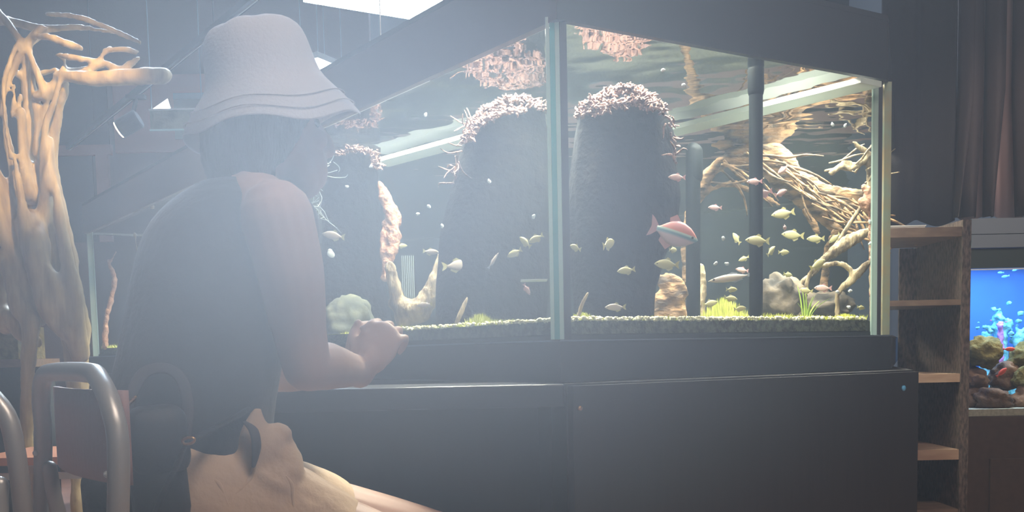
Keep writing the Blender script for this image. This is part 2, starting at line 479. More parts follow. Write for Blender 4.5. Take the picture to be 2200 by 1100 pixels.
# ------------------------------------------------------------------ ceiling panels
def panel_light(corners, z, label, group='hanging light panels', wires=True, m='lamp'):
    c = sum(corners, V((0, 0, 0))) / 4
    t = empty('ceiling_light', c, label, 'ceiling light', group)
    bm = bmesh.new(); prism(bm, [(p.x, p.y) for p in corners], z, z + 0.012); build('diffuser', bm, M[m], t)
    big = [c + (p - c) * 1.02 for p in corners]
    bm = bmesh.new(); prism(bm, [(p.x, p.y) for p in big], z + 0.0125, z + 0.045); build('frame', bm, M['white'], t)
    if wires:
        for p in corners:
            q = c + (p - c) * 0.85
            build('wire', T([V((q.x, q.y, z + 0.045)), V((q.x, q.y, ZC))], 0.002, seg=5, sub=1, round_ends=False), M['silver'], t)
    return t
zp = 2.30
p1, p2, p3 = atz(652, 4, zp), atz(932, 50, zp), atz(992, 14, zp)
panel_light([p1, p2, p3, p1 + p3 - p2], zp, 'big glaring white light panel hanging over the aquarium')
q1, q2, q3 = atz(640, 140, zp), atz(700, 163, zp), atz(742, 153, zp)
panel_light([q1, q2, q3, q1 + q3 - q2], zp, 'white light panel peeking out behind the hat brim')

for hx, hy, hz_, hw, hl in ((-1.0, 8.4, 5.9, 0.8, 'added unseen light panel for the glare veil above the far end of the big tank'), (-3.0, 8.6, 5.9, 0.4, 'added unseen light panel for the glare veil beyond the tree root')):  # added panels out of view, put in to light the glare volumes
    hcn = [V((hx - hw, hy - .6, hz_)), V((hx + hw, hy - .6, hz_)), V((hx + hw, hy + .6, hz_)), V((hx - hw, hy + .6, hz_))]
    panel_light(hcn, hz_, hl, 'added glare veil lamps', False, 'veillamp')

# ------------------------------------------------------------------ big aquarium
A = V((0.1144, 2.3, 0)); dl = V((-0.5496, 0.8354, 0)); dr = V((0.8354, 0.5496, 0))
ZB, ZT = 0.7726, 1.4320
Bc = A + dr * 1.0142
Cc = A + dl * 4.2636
Ec = Bc + V((0.345, 0.9386, 0)) * 2.3
Dc = Cc + dr * 1.6
FOOT = [A, Bc, Ec, Dc, Cc]
def inset(poly, d):
    n = len(poly); out = []
    for i in range(n):
        p0, p1, p2 = poly[i - 1], poly[i], poly[(i + 1) % n]
        e1 = (p1 - p0).normalized(); e2 = (p2 - p1).normalized()
        n1 = V((-e1.y, e1.x, 0)); n2 = V((-e2.y, e2.x, 0))
        b = (n1 + n2); b = b / max(0.2, b.dot(n1))
        out.append(p1 + b * d)
    return out
# counter-clockwise: A, B, E, D, C -> inside is to the left of each edge
aq = empty('aquarium', V((A.x, A.y, ZB)), 'huge rimmed glass aquarium full of driftwood and fish on the black cabinet', 'aquarium')
TG = 0.012
names = []
for (p, q) in ((A, Bc), (Bc, Ec), (Ec, Dc), (Dc, Cc), (Cc, A)):
    d = (q - p).normalized()
    bm = bmesh.new(); wallslab(bm, p + d * 0.016, q - d * 0.016, ZB + 0.001, ZT - 0.001, TG)
    build('glass_pane', bm, M['glass'], aq)
bm = bmesh.new(); prism(bm, inset(FOOT, 0.013), ZB + 0.0005, ZB + 0.010); build('bottom_plate', bm, M['silicone'], aq)
# corner strips
def vstrip(px0, px1, y, m, name, dep=0.012, z0=ZB + 0.001, z1=ZT, parent=aq):
    a = at(px0, 740, y); b = at(px1, 740, y)
    return build(name, B(((a.x + b.x) / 2, y + dep / 2, (z0 + z1) / 2), (b.x - a.x, dep, z1 - z0)), m, parent)
vstrip(1184, 1192, 2.296, M['edge'], 'glass_edge')
vstrip(1192.4, 1203, 2.294, M['teal'], 'glass_edge')
vstrip(1203.4, 1212.5, 2.292, M['edge'], 'glass_edge')
vstrip(1213, 1228, 2.290, M['silicone'], 'corner_seal')
yb = Bc.y
vstrip(1872, 1883.5, yb - 0.004, M['edge'], 'glass_edge')
vstrip(1884, 1892, yb - 0.006, M['silicone'], 'corner_seal')
vstrip(1896, 1911, yb + 0.01, M['amber'], 'glass_edge', dep=0.014, z1=ZT - 0.01)
a = Cc
build('glass_edge', B((a.x + 0.012, a.y - 0.01, (ZB + ZT) / 2), (0.030, 0.012, ZT - ZB)), M['edge'], aq)
# glass brace just under the surface; the second bar is its refracted view
ZS = ZT - 0.006
def brace(p, q, w=0.085):
    d = (q - p).normalized(); n = V((-d.y, d.x, 0))
    z = ZS - 0.022
    bm = bmesh.new()
    box(bm, V(((p.x + q.x) / 2, (p.y + q.y) / 2, z)), ((q - p).length, w, 0.014), Matrix(((d.x, n.x, 0), (d.y, n.y, 0), (0, 0, 1))))
    return build('brace_bar', bm, M['brace'], aq)
def zxy(px, py): 
    p = atz(px, py, ZS - 0.022); return V((p.x, p.y, 0))
brace(zxy(812, 352), zxy(1182, 252))
brace(zxy(1300, 318), zxy(1872, 176))

# water
wt = build('water', (lambda bm: (prism(bm, [(p.x, p.y) for p in inset(FOOT, 0.020)], ZB + 0.012, ZS - 0.001), bm)[1])(bmesh.new()),
           volmat('tank water', (0.80, 1.0, 0.94), 0.022, 0.1, (0.8, 0.96, 0.92), 0.04))
tag(wt, 'clear greenish water filling the huge glass aquarium', 'water', kind='stuff')
bm = bmesh.new()
vs = [bm.verts.new((p.x, p.y, ZS)) for p in inset(FOOT, 0.0125)]; bm.faces.new(vs)
build('water_surface', bm, M['surf'], wt, recalc=False)

# hood round the top: boards and lid, and lamps inside
HH = 0.135
hd = empty('aquarium_hood', V((A.x, A.y, ZT)), 'dark hood closing the top of the huge aquarium', 'aquarium hood')
OUT = inset(FOOT, -0.0205)
mats5 = [M['hoodblk'], M['hoodblk'], M['hoodblk'], M['hoodblk'], M['hood']]
for i in range(5):
    p, q = OUT[i], OUT[(i + 1) % 5]; d = (q - p).normalized()
    bm = bmesh.new(); wallslab(bm, p + d * 0.001, q - d * 0.001, ZT - 0.012, ZT + HH, 0.018)
    build('fascia_board', bm, mats5[i], hd)
bm = bmesh.new(); prism(bm, OUT, ZT + HH + 0.0005, ZT + HH + 0.014); build('lid', bm, M['hoodblk'], hd)
pw_ = atz(818, 108, ZT + HH + 0.014)
build('hanging_wire', T([V((pw_.x, pw_.y + 0.01, ZT + HH + 0.015)), V((pw_.x, pw_.y + 0.01, ZC))], 0.0018, seg=5, sub=1, round_ends=False), M['steel'], hd)
LC = (1.0, 0.92, 0.80)
def tank_lamp(p, q, e, wd=0.25):
    c = (p + q) / 2; c = V((c.x, c.y, ZT + HH - 0.03)); L = (q - p).length
    ang = math.atan2((q - p).y, (q - p).x)
    t = empty('tank_lamp', c, 'lamp bar', 'lamp', None)
    build('housing', B(c + V((0, 0, 0.014)), (L, 0.08, 0.02), Matrix.Rotation(ang, 3, 'Z')), M['white'], hd)
    bpy.data.objects.remove(t)
    area('tank_light', c, L, wd, e, LC, (0, 0, ang), hd)
def uv(u, v): return A + dl * u + dr * v
tank_lamp(uv(0.12, 0.16), uv(0.9, 0.16), 90)
tank_lamp(uv(1.0, 0.22), uv(2.4, 0.22), 85)
tank_lamp(uv(2.6, 0.4), uv(3.9, 0.4), 110)
tank_lamp(uv(0.14, 0.2), uv(0.14, 0.9), 40, 0.15)
tank_lamp(V((0.75, 3.0, 0)), V((1.15, 3.9, 0)), 42)
tank_lamp(V((0.30, 3.3, 0)), V((0.75, 4.3, 0)), 34)
tank_lamp(V((-0.2, 4.2, 0)), V((1.2, 4.7, 0)), 34)

# gravel bed
ZG = ZB + 0.047
GP = inset(FOOT, 0.026)
def inpoly(p, poly):
    c = False; n = len(poly)
    for i in range(n):
        a, b = poly[i], poly[i - 1]
        if (a.y > p.y) != (b.y > p.y) and p.x < (b.x - a.x) * (p.y - a.y) / (b.y - a.y) + a.x: c = not c
    return c
bm = bmesh.new(); prism(bm, GP, ZB + 0.0125, ZG - 0.006)
gb = build('gravel_bed', bm, M['gravel']); tag(gb, 'dark gravel layer covering the bottom of the huge aquarium', 'gravel', kind='stuff')
bm = bmesh.new(); rg = random.Random(3)
def grains(bm, p, q, n, depth, r0=0.003, r1=0.007):
    for _ in range(n):
        t = rg.random(); s = rg.random() ** 2 * depth
        d = (q - p).normalized(); nn = V((-d.y, d.x, 0))
        c = p + (q - p) * t + nn * s; r = rg.uniform(r0, r1)
        mt = Matrix.Translation((c.x, c.y, ZG - 0.004 + rg.uniform(-0.002, 0.005))) @ Matrix.Rotation(rg.random() * 6, 4, 'Z') @ Matrix.Diagonal((r, r * 0.8, r * 0.7, 1))
        bmesh.ops.create_icosphere(bm, subdivisions=1, radius=1, matrix=mt)
grains(bm, GP[0], GP[1], 1500, 0.12)
grains(bm, GP[4] * 0.25 + GP[0] * 0.75, GP[0], 1100, 0.10)
gr = build('gravel_grains', bm, M['grain']); tag(gr, 'pale loose grains scattered along the gravel edge behind the glass', 'gravel', kind='stuff')
# moss carpet: short blades in patches
bm = bmesh.new()
def blade(bm, c, h, w, lean):
    a = rg.random() * 6.28; u = V((math.cos(a), math.sin(a), 0)) * w
    tip = c + V((rg.uniform(-lean, lean), rg.uniform(-lean, lean), h))
    v = [bm.verts.new(c - u), bm.verts.new(c + u), bm.verts.new(tip)]
    bm.faces.new(v)
def moss(bm, p, q, depth, n, h, bias=1.5):
    for _ in range(n):
        t = rg.random(); s = rg.random() ** bias * depth
        d = (q - p).normalized(); nn = V((-d.y, d.x, 0))
        c = p + (q - p) * t + nn * s
        k = 0.5 + noise.noise(c * 9)
        c.z = ZG - 0.006
        blade(bm, c, h * (0.5 + max(0, k)) * rg.uniform(0.6, 1.2), 0.002, h * 0.8)
def xyl(px, off):   # point on the plate a little behind the front glass
    return None
a0, a1 = GP[0], GP[1]
c0 = GP[4]
moss(bm, a0 + (a1 - a0) * 0.02, a1, 0.5, 3500, 0.008)
moss(bm, a0 + (a1 - a0) * 0.62, a1, 0.30, 2600, 0.012)
moss(bm, a0 + (c0 - a0) * 0.62, a0 + (c0 - a0) * 0.05, 0.12, 5200, 0.011)
moss(bm, c0, a0 + (c0 - a0) * 0.62, 0.15, 1600, 0.016)
ms = build('moss_carpet', bm, M['moss'], recalc=False); tag(ms, 'short yellow-green moss carpet growing on the gravel', 'moss', kind='stuff')
def moss_tuft(px, y, r, h, n, label):
    c = at(px, 690, y); c.z = ZG - 0.006
    bm = bmesh.new()
    for _ in range(n):
        a = rg.random() * 6.28; s = abs(rg.gauss(0, 0.45)) * r
        q = c + V((math.cos(a) * s, math.sin(a) * s, 0))
        blade(bm, q, h * math.exp(-(s / r) ** 2 * 1.5) * rg.uniform(0.6, 1.2), 0.003, 0.008)
    o = build('moss_tuft', bm, M['moss'], recalc=False)
    tag(o, label, 'moss', 'moss tufts in the big tank')
moss_tuft(1032, 2.72, 0.06, 0.030, 700, 'low green moss tuft at the foot of the black stump')
moss_tuft(1555, 2.95, 0.09, 0.062, 1600, 'bright yellow-green moss mound between the two black pipes')
moss_tuft(1250, 2.50, 0.05, 0.022, 500, 'dim green moss tuft beside the glass corner')
moss_tuft(1815, 3.00, 0.05, 0.020, 500, 'small moss tuft under the pair of fish')

# ------------------------------------------------------------------ plinth, cabinet, counter
pl = empty('aquarium_plinth', V((A.x, A.y, 0.684)), 'slate grey plinth board between aquarium glass and cabinet', 'plinth')
bm = bmesh.new(); prism(bm, inset(FOOT, -0.035), 0.6845, ZB - 0.004); build('plinth_body', bm, M['plinth'], pl)
bm = bmesh.new(); prism(bm, inset(FOOT, -0.037), ZB - 0.0035, ZB - 0.0005); build('top_mat', bm, M['silver'], pl)
ZK = 0.683
K = atz(1215, 825, ZK); Rr = atz(1962, 795, ZK)
cb = empty('aquarium_cabinet', V((K.x, K.y, 0)), 'long charcoal cabinet carrying the huge aquarium', 'cabinet')
kd = (Rr - K).normalized()
bk = [V((K.x, K.y, 0)), V((Rr.x, Rr.y, 0)), V((Ec.x - 0.15, Ec.y + 0.05, 0)), V((Dc.x, Dc.y + 0.05, 0)), Cc - dr * 0.05 + dl * 0.05, A - dr * 0.05 + dl * 0.55, V((K.x - 0.02, 2.45, 0))]
bm = bmesh.new(); prism(bm, [(p.x, p.y) for p in bk], 0.08, ZK - 0.0185); build('carcass', bm, M['laminate'], cb)
bm = bmesh.new(); prism(bm, [(p.x, p.y) for p in inset(bk, 0.04)], 0.0, 0.0795); build('toe_kick', bm, M['silicone'], cb)
bm = bmesh.new(); prism(bm, [(p.x, p.y) for p in bk], ZK - 0.018, ZK); build('top_board', bm, M['laminate'], cb)
nrm = V((kd.y, -kd.x, 0))
L = (V((Rr.x, Rr.y, 0)) - V((K.x, K.y, 0))).length
for i, (s0, s1) in enumerate(((0.004, L - 0.004),)):
    p = V((K.x, K.y, 0)) + kd * s0 + nrm * 0.0195; q = V((K.x, K.y, 0)) + kd * s1 + nrm * 0.0195
    bm = bmesh.new(); wallslab(bm, p, q, 0.09, ZK - 0.004, 0.018); d_ = build('door', bm, M['laminate'], cb)
def stud(px, py, m, r=0.005):
    d = ray(px, py); # on the front plane
    p0 = V((K.x, K.y, 0)) + nrm * 0.021
    t = (p0 - EYE).dot(nrm) / d.dot(nrm)
    c = EYE + d * t
    bm = bmesh.new(); rot = nrm.to_track_quat('Z', 'Y').to_matrix()
    lathe(bm, [(r, -0.001), (r, 0.002), (r * 0.7, 0.004)], c, 14, rot)
    o = build('lock_stud', bm, m, cb, True); return o
o = stud(1246, 877, M['brass']); o['label'] = 'small brass stud'
o = stud(1941, 834, M['bluefish'], 0.007); o['label'] = 'small pale blue ring stud'
# counter slab where the arms rest
ct = empty('counter', V((K.x, K.y, 0)), 'dark counter slab under the folded arms beside the cabinet', 'counter')
KL = -0.66
bm = B(((K.x - 0.003 + KL) / 2, (K.y + 2.42) / 2, ZK - 0.023), (K.x - 0.003 - KL, 2.42 - K.y - 0.003, 0.046)); bevel(bm, 0.003)
build('slab', bm, M['counter'], ct)
build('support_panel', B(((K.x - 0.04 + KL) / 2 , 2.43, (ZK - 0.046) / 2), (K.x - 0.06 - KL, 0.02, ZK - 0.047)), M['laminate'], ct)
build('support_panel', B((KL + 0.02, 2.33, (ZK - 0.046) / 2), (0.02, 0.17, ZK - 0.047)), M['laminate'], ct)

# ------------------------------------------------------------------ inside the big tank
def fyL(px):
    k = (px - 1100) / FPX; u = (0.1144 - 2.3 * k) / (0.5496 + 0.8354 * k); return 2.3 + 0.8354 * u
def fyR(px):
    k = (px - 1100) / FPX; v = (2.3 * k - 0.1144) / (0.8354 - 0.5496 * k); return 2.3 + 0.5496 * v
def pw(px, y): return px * y / FPX       # pixels to metres at distance y

def stump(name, prof, y, label, squash=0.8, seed=0, crust_to=260, mat_=None, seg=56):
    """prof: (py, px_left, px_right) rows"""
    rings = []
    rows = []
    for (a, b) in zip(prof, prof[1:]):
        n = max(2, int((b[0] - a[0]) / 9))
        for k in range(n):
            t = k / n; rows.append(tuple(a[i] * (1 - t) + b[i] * t for i in range(3)))
    rows.append(prof[-1])
    for (py, l, r) in rows:
        c = at((l + r) / 2, py, y); hw = pw((r - l) / 2, y)
        rr = []
        for k in range(seg):
            a = 2 * PI * k / seg
            d = V((math.cos(a), math.sin(a) * squash, 0))
            p = c + d * hw
            f = 1 + 0.10 * noise.noise(V((math.cos(a) * 2 + seed, math.sin(a) * 2, c.z * 2.5))) + 0.05 * noise.noise(V((math.cos(a) * 7 + seed, math.sin(a) * 7, c.z * 9)))
            rr.append(c + d * hw * f)
        rings.append(rr)
    base = at((prof[-1][1] + prof[-1][2]) / 2, prof[-1][0], y); base.z = ZG - 0.004
    t = empty(name, base, label, 'driftwood stump')
    last = [V((p.x, p.y, ZG - 0.0055)) for p in rings[-1]]
    rings.append(last)
    bm = bmesh.new(); loft(bm, rings); build('trunk', bm, mat_ or M['bark'], t, True)
    return t

def tangle(parent, name, pts, y, n, r, mt, seed, spread, zmin=-0.5, zmax=1, length=0.05, flow=None):
    """a crust of short twisting roots round the given pixel path"""
    rr = random.Random(seed); bm = bmesh.new()
    for _ in range(n):
        t = rr.random() * (len(pts) - 1); i = int(t); f = t - i
        px = pts[i][0] * (1 - f) + pts[i + 1][0] * f; py = pts[i][1] * (1 - f) + pts[i + 1][1] * f
        c = at(px, py, y + rr.uniform(-0.09, 0.07))
        c += V((rr.gauss(0, spread * 0.5), 0, rr.gauss(0, spread * 0.35)))
        p = [c]; d = V((rr.uniform(-1, 1), rr.uniform(-1, 1), rr.uniform(zmin, zmax))).normalized()
        if flow: d = (V(flow) + d * 0.35).normalized()
        for _k in range(3):
            d = (d + V((rr.uniform(-1, 1), rr.uniform(-1, 1), rr.uniform(-1, 1))) * (0.35 if flow else 0.9)).normalized()
            q = p[-1] + d * length / 3
            q.z = min(q.z, ZS - 0.014)
            p.append(q)
        if p[0].z > ZS - 0.014: continue
        tube(bm, p, [r * rr.uniform(0.5, 1.1), r, r * 0.8, r * 0.4], seg=5, sub=2, round_ends=False)
    return build(name, bm, mt, parent, True)

sA = stump('driftwood_stump', [(214, 1085, 1135), (222, 1060, 1158), (240, 1035, 1172), (275, 1008, 1176), (320, 993, 1180), (400, 972, 1180), (500, 955, 1178), (600, 946, 1176), (692, 936, 1172)], 2.88,
           'tall black driftwood stump seen through the long glass pane, red crust on top', 0.72, 1)
tangle(sA, 'root_crust', [(1012, 275), (1040, 240), (1090, 216), (1130, 214), (1165, 232)], 2.88, 900, 0.0036, M['crust'], 5, 0.010, -0.4, 0.4, 0.015)
tangle(sA, 'root_crust', [(1002, 300), (1030, 262), (1075, 240), (1125, 236)], 2.80, 420, 0.0034, M['crust'], 6, 0.010, -0.5, 0.4, 0.015)
tangle(sA, 'side_roots', [(975, 400), (985, 350), (1000, 300), (1015, 265)], 2.87, 26, 0.0022, M['crust'], 7, 0.008, -1, 1, 0.07)
sB = stump('driftwood_stump', [(200, 1318, 1362), (206, 1300, 1384), (222, 1268, 1408), (250, 1244, 1430), (290, 1236, 1442), (360, 1232, 1450), (430, 1230, 1456), (500, 1230, 1452), (560, 1230, 1424), (620, 1236, 1408), (692, 1240, 1402)], 2.66,
           'broad refracted second view of the black driftwood stump through the short glass pane beside the corner', 0.8, 4)  # the same stump built again as its refracted view
tangle(sB, 'root_crust', [(1245, 250), (1270, 220), (1320, 196), (1350, 190), (1390, 206), (1425, 240)], 2.66, 1000, 0.0036, M['crust'], 8, 0.010, -0.4, 0.4, 0.015)
tangle(sB, 'root_crust', [(1275, 240), (1320, 222), (1370, 216), (1410, 232)], 2.57, 480, 0.0034, M['crust'], 9, 0.010, -0.5, 0.4, 0.015)
tangle(sB, 'side_roots', [(1425, 245), (1438, 270), (1446, 300), (1450, 350)], 2.64, 26, 0.003, M['crust'], 10, 0.008, -1, 1, 0.04)
sC = stump('driftwood_stump', [(318, 694, 816), (400, 690, 812), (500, 694, 816), (600, 690, 822), (660, 694, 834), (700, 690, 842)], 3.56,
           'straight black driftwood column in the water behind the hat wearer', 0.8, 9)
tangle(sC, 'root_crust', [(724, 330), (760, 318), (805, 330), (812, 360)], 3.5, 260, 0.003, M['crust'], 11, 0.012, -0.5, 0.4, 0.016)
tangle(sC, 'thread_roots', [(712, 350), (690, 380), (684, 430), (680, 470)], 3.46, 24, 0.0012, M['brace'], 12, 0.012, -1, 0.4, 0.10)

def wood(name, strands, y, label, mt, vox=0.006, disp=((0.012, 0.03),), cat='driftwood', parent=None, sm=1):
    """strands: lists of (px, py, r_px[, dy])"""
    bm = bmesh.new(); lowest = None
    for s in strands:
        pts = [at(p[0], p[1], y + (p[3] if len(p) > 3 else 0)) for p in s]
        rad = [pw(p[2], y) for p in s]
        for p in pts:
            if lowest is None or p.z < lowest.z: lowest = p.copy()
        tube(bm, pts, rad, seg=10, sub=4)
    if parent is None:
        o = build(name, bm, mt); tag(o, label, cat)
    else:
        o = build(name, bm, mt, parent)
    remesh(o, vox, sm, list(disp), 0.4)
    return o
saddle = wood('driftwood', [[(868, 694, 14), (856, 650, 17), (845, 605, 14), (838, 570, 10)],
                  [(852, 650, 18), (872, 664, 24), (902, 664, 27), (926, 628, 20), (940, 580, 11), (946, 546, 6)],
                  [(858, 690, 9), (890, 690, 10), (918, 680, 7)], [(862, 680, 14), (895, 672, 18), (920, 652, 14)]], 3.06,
     'pale curved driftwood saddle rising from the moss beside the ribbed filter box', M['drift'], 0.005, ((0.010, 0.02),))
wood('driftwood', [[(816, 392, 5), (828, 425, 13), (842, 470, 14), (844, 520, 14), (834, 560, 12), (826, 598, 7)], [(832, 440, 8), (852, 455, 8), (856, 480, 6)], [(838, 500, 9), (858, 508, 5)],
                  [(826, 480, 6), (822, 520, 7), (823, 560, 5)]], 3.20,
     'rust red knobbly driftwood branch clinging to the black column', M['redwood'], 0.005, ((0.014, 0.016),))
wood('driftwood', [[(1003, 642, 4), (992, 668, 6), (980, 697, 5)]], 2.735, 'short pale stick standing in the moss before the tall stump', M['drift'], 0.004, ((0.003, 0.01),))
wood('driftwood', [[(1263, 630, 3), (1250, 655, 4.5), (1240, 690, 4)]], 2.47, 'thin slanting twig near the glass corner before the broad stump', M['drift'], 0.003, ((0.002, 0.01),))
wood('driftwood', [[(1412, 592, 8), (1430, 615, 16), (1452, 640, 18), (1466, 680, 12)], [(1432, 590, 7), (1455, 605, 12), (1470, 630, 10)], [(1420, 640, 16), (1424, 692, 18)], [(1445, 660, 14), (1448, 692, 18)]], 2.86,
     'dim brown driftwood foot leaning on the broad stump', M['drift2'], 0.006, ((0.014, 0.03),))
wood('driftwood', [[(1506, 572, 7), (1510, 610, 8), (1507, 650, 9), (1508, 690, 9)]], 3.05, 'pale ragged wood post just behind the shorter black pipe', M['drift'], 0.004, ((0.010, 0.014),))
# big tangle of roots reaching the surface
bigroot = wood('driftwood', [
    [(1470, 560, 9), (1480, 480, 12), (1505, 400, 13), (1550, 352, 15), (1612, 330, 20), (1672, 335, 22), (1700, 352, 16)],
    [(1580, 350, 10), (1640, 350, 26), (1690, 392, 26, .05), (1738, 430, 24, .1), (1790, 480, 17, .1), (1818, 505, 12, .1)],
    [(1690, 350, 14), (1720, 385, 20), (1780, 425, 22), (1850, 452, 14)],
    [(1700, 392, 14), (1760, 408, 18), (1830, 418, 14), (1868, 430, 9)],
    [(1500, 440, 5), (1535, 404, 6), (1580, 395, 7), (1608, 410, 5), (1650, 428, 5), (1685, 448, 3)],
    [(1640, 345, 12), (1655, 310, 10), (1668, 300, 6)],
    [(1600, 330, 8), (1562, 315, 9), (1530, 312, 6)],
    [(1800, 500, 12), (1780, 540, 9, .1), (1772, 600, 10, .1), (1770, 690, 12, .1)],
    [(1475, 560, 12), (1480, 620, 14), (1484, 690, 14)],
    [(1730, 452, 6), (1745, 475, 9), (1756, 500, 5)]], 3.72,
    'huge ochre driftwood root spreading up to the water surface behind the pipes', M['drift2'], 0.009, ((0.020, 0.05), (0.012, 0.02)))
tangle(bigroot, 'twigs', [(1520, 385), (1560, 350), (1620, 325), (1680, 345), (1730, 420), (1800, 490)], 3.64, 26, 0.005, M['drift2'], 21, 0.03, -0.7, 0.5, 0.20, (0.9, 0, -0.5))
tangle(bigroot, 'twigs', [(1700, 390), (1760, 410), (1830, 440), (1860, 470)], 3.64, 24, 0.005, M['drift2'], 22, 0.03, -0.8, 0.3, 0.16, (0.8, 0, -0.6))
tangle(bigroot, 'twigs', [(1780, 350), (1830, 345), (1860, 400)], 3.62, 8, 0.004, M['drift'], 23, 0.03, -0.5, 0.5, 0.12, (0.8, 0, 0.4))
wood('driftwood', [[(1786, 372, 6), (1806, 358, 7), (1830, 362, 6), (1868, 336, 8)], [(1806, 358, 4), (1814, 346, 4), (1836, 352, 4)], [(1835, 306, 4), (1850, 320, 7), (1870, 332, 5)],
    [(1866, 336, 6), (1868, 400, 6), (1866, 470, 8), (1872, 540, 6), (1874, 690, 7)]], 3.60,
    'pale twisting branch close under the surface at the end pane', M['drift'], 0.006, ((0.008, 0.02),))
wood('driftwood', [[(1864, 425, 4), (1830, 474, 5), (1790, 535, 5), (1750, 585, 6), (1718, 615, 5), (1716, 692, 5)]], 3.42, 'long thin straight root slanting down to the stone', M['drift'], 0.004, ((0.003, 0.01),))
wood('driftwood', [[(1872, 492, 6), (1836, 512, 13), (1800, 536, 13), (1766, 560, 7), (1738, 592, 5), (1730, 640, 5), (1728, 692, 6)], [(1850, 500, 6), (1815, 515, 8), (1780, 548, 5)]], 3.30,
    'pale feathery root crossing the slanting thin root', M['drift'], 0.005, ((0.012, 0.012),))
wood('driftwood', [[(1868, 562, 5), (1846, 585, 10), (1822, 608, 9), (1800, 632, 5), (1800, 692, 6)], [(1765, 572, 5), (1800, 566, 6), (1826, 578, 6), (1830, 600, 5)]], 3.12,
    'short pale root arching over the gap low beside the end pane', M['drift'], 0.005, ((0.008, 0.014),))
wood('driftwood', [[(1858, 402, 7), (1868, 420, 12), (1862, 445, 10), (1852, 430, 8)], [(1866, 440, 4), (1873, 560, 5), (1874, 692, 5)]], 3.20, 'pinkish knotted root clump against the end pane', M['redwood'], 0.005, ((0.014, 0.014),))

wood('driftwood', [[(232, 560, 3), (246, 600, 6), (240, 640, 5), (228, 690, 6), (226, 744, 7)], [(246, 600, 4), (236, 570, 3), (250, 540, 2)]], 5.75, 'brown driftwood post in the dim far end of the tank', M['redwood'], 0.008, ((0.02, 0.03),))
wood('driftwood', [[(330, 480, 4), (318, 560, 6), (322, 640, 7), (316, 744, 9)], [(322, 600, 4), (296, 540, 3), (290, 500, 2)]], 5.2, 'pale forked branch in the dim far end of the tank', M['drift'], 0.008, ((0.02, 0.03),))
def rock(name, c, r, mt, label, cat='stone', sub=4, amp=0.25, seed=0, group=None, parent=None, freq=1.6, flatbase=None):
    bm = bmesh.new(); bmesh.ops.create_icosphere(bm, subdivisions=sub, radius=1)
    for v in bm.verts:
        p = v.co.copy()
        f = 1 + amp * noise.noise(p * freq + V((seed, seed * 2, 0))) + amp * 0.4 * noise.noise(p * freq * 3 + V((seed, 0, seed))) + amp * .15 * noise.noise(p * 14 + V((seed, 0, seed)))
        v.co = V((p.x * r[0] * f, p.y * r[1] * f, p.z * r[2] * f)) + V(c)
        if flatbase is not None and v.co.z < flatbase: v.co.z = flatbase
    o = build(name, bm, mt, parent, True)
    if parent is None: tag(o, label, cat, group)
    return o
def at2(px, py, y, zb=None):
    return at(px, py, y)
rock('stone', at(1676, 642, 3.35), (pw(46, 3.35), 0.10, pw(52, 3.35)), M['rock'], 'rugged grey brown stone standing right behind the tall pipe', seed=3, flatbase=ZG - 0.004, amp=0.35)
rock('stone', at(1772, 660, 3.75), (pw(60, 3.75), 0.10, pw(34, 3.75)), M['rock'], 'dim flat stone under the roots behind the green blades', seed=5, flatbase=ZG - 0.004, amp=0.35)
rock('stone', at(748, 690, 3.36), (pw(52, 3.4), 0.07, pw(52, 3.4)), M['stone'], 'pale mossy stone at the foot of the black column', seed=8, flatbase=ZG - 0.004, amp=0.3)
# pipes
def pipe(px, y, rpx, ytop, label, cap=True, wide=None):
    b = at(px, 690, y); tp = at(px, ytop, y)
    t = empty('filter_pipe', V((b.x, b.y, ZG - 0.004)), label, 'pipe')
    x = b.x; r = pw(rpx, y)
    pts = [V((b.x, b.y, ZG - 0.0055)), V(((b.x + tp.x) / 2, y, (ZG + tp.z) / 2)), V((tp.x, y, tp.z))]
    bm = bmesh.new(); tube(bm, pts, [r, r, r], seg=20, sub=3, round_ends=cap); build('tube', bm, M['pipe'], t, True)
    if wide:
        a = at(px + wide[0], wide[2], y); c = at(px + wide[0], wide[3], y)
        build('sleeve', T([V((a.x, a.y, a.z)), V((c.x, c.y, c.z))], pw(wide[1], y), seg=20, sub=1), M['pipe'], t, True)
    return t
pipe(1489, 2.92, 15.5, 322, 'shorter black pipe with a rounded top in the water', wide=(4, 16.5, 380, 326))
pipe(1624, 2.72, 14.5, 152, 'tall black pipe rising out of the water beside the stone', wide=(0, 17, 196, 150))
# ribbed box, breeding box, blades
c = at(879, 620, 3.40)
t = empty('filter_box', V((c.x, c.y, ZG - 0.004)), 'small ribbed grey filter box behind the driftwood saddle', 'filter')
top = at(879, 550, 3.40).z
build('body', B((c.x, c.y, (ZG + top) / 2), (pw(26, 3.4), 0.04, top - ZG)), M['pipe'], t)
bm = bmesh.new()
for k in range(7): box(bm, (c.x + pw(-12 + 4 * k, 3.4), c.y - 0.0225, (ZG + top) / 2), (0.0025, 0.004, top - ZG))
build('ribs', bm, M['ribbed'], t)
p0 = at(1120, 603, 2.50); p1_ = at(1176, 640, 2.50)
t = empty('breeding_box', V(((p0.x + p1_.x) / 2, 2.53, p1_.z)), 'little clear box with a white rim hanging beside the glass corner', 'breeding box')
bm = bmesh.new(); prism(bm, [(p0.x, 2.5), (p1_.x, 2.5), (p1_.x, 2.56), (p0.x, 2.56)], p1_.z, p0.z); build('box', bm, M['glass'], t)
bm = bmesh.new(); prism(bm, [(p0.x - .001, 2.498), (p1_.x + .001, 2.498), (p1_.x + .001, 2.562), (p0.x - .001, 2.562)], p0.z + 0.0005, p0.z + 0.003); build('rim', bm, M['white'], t)
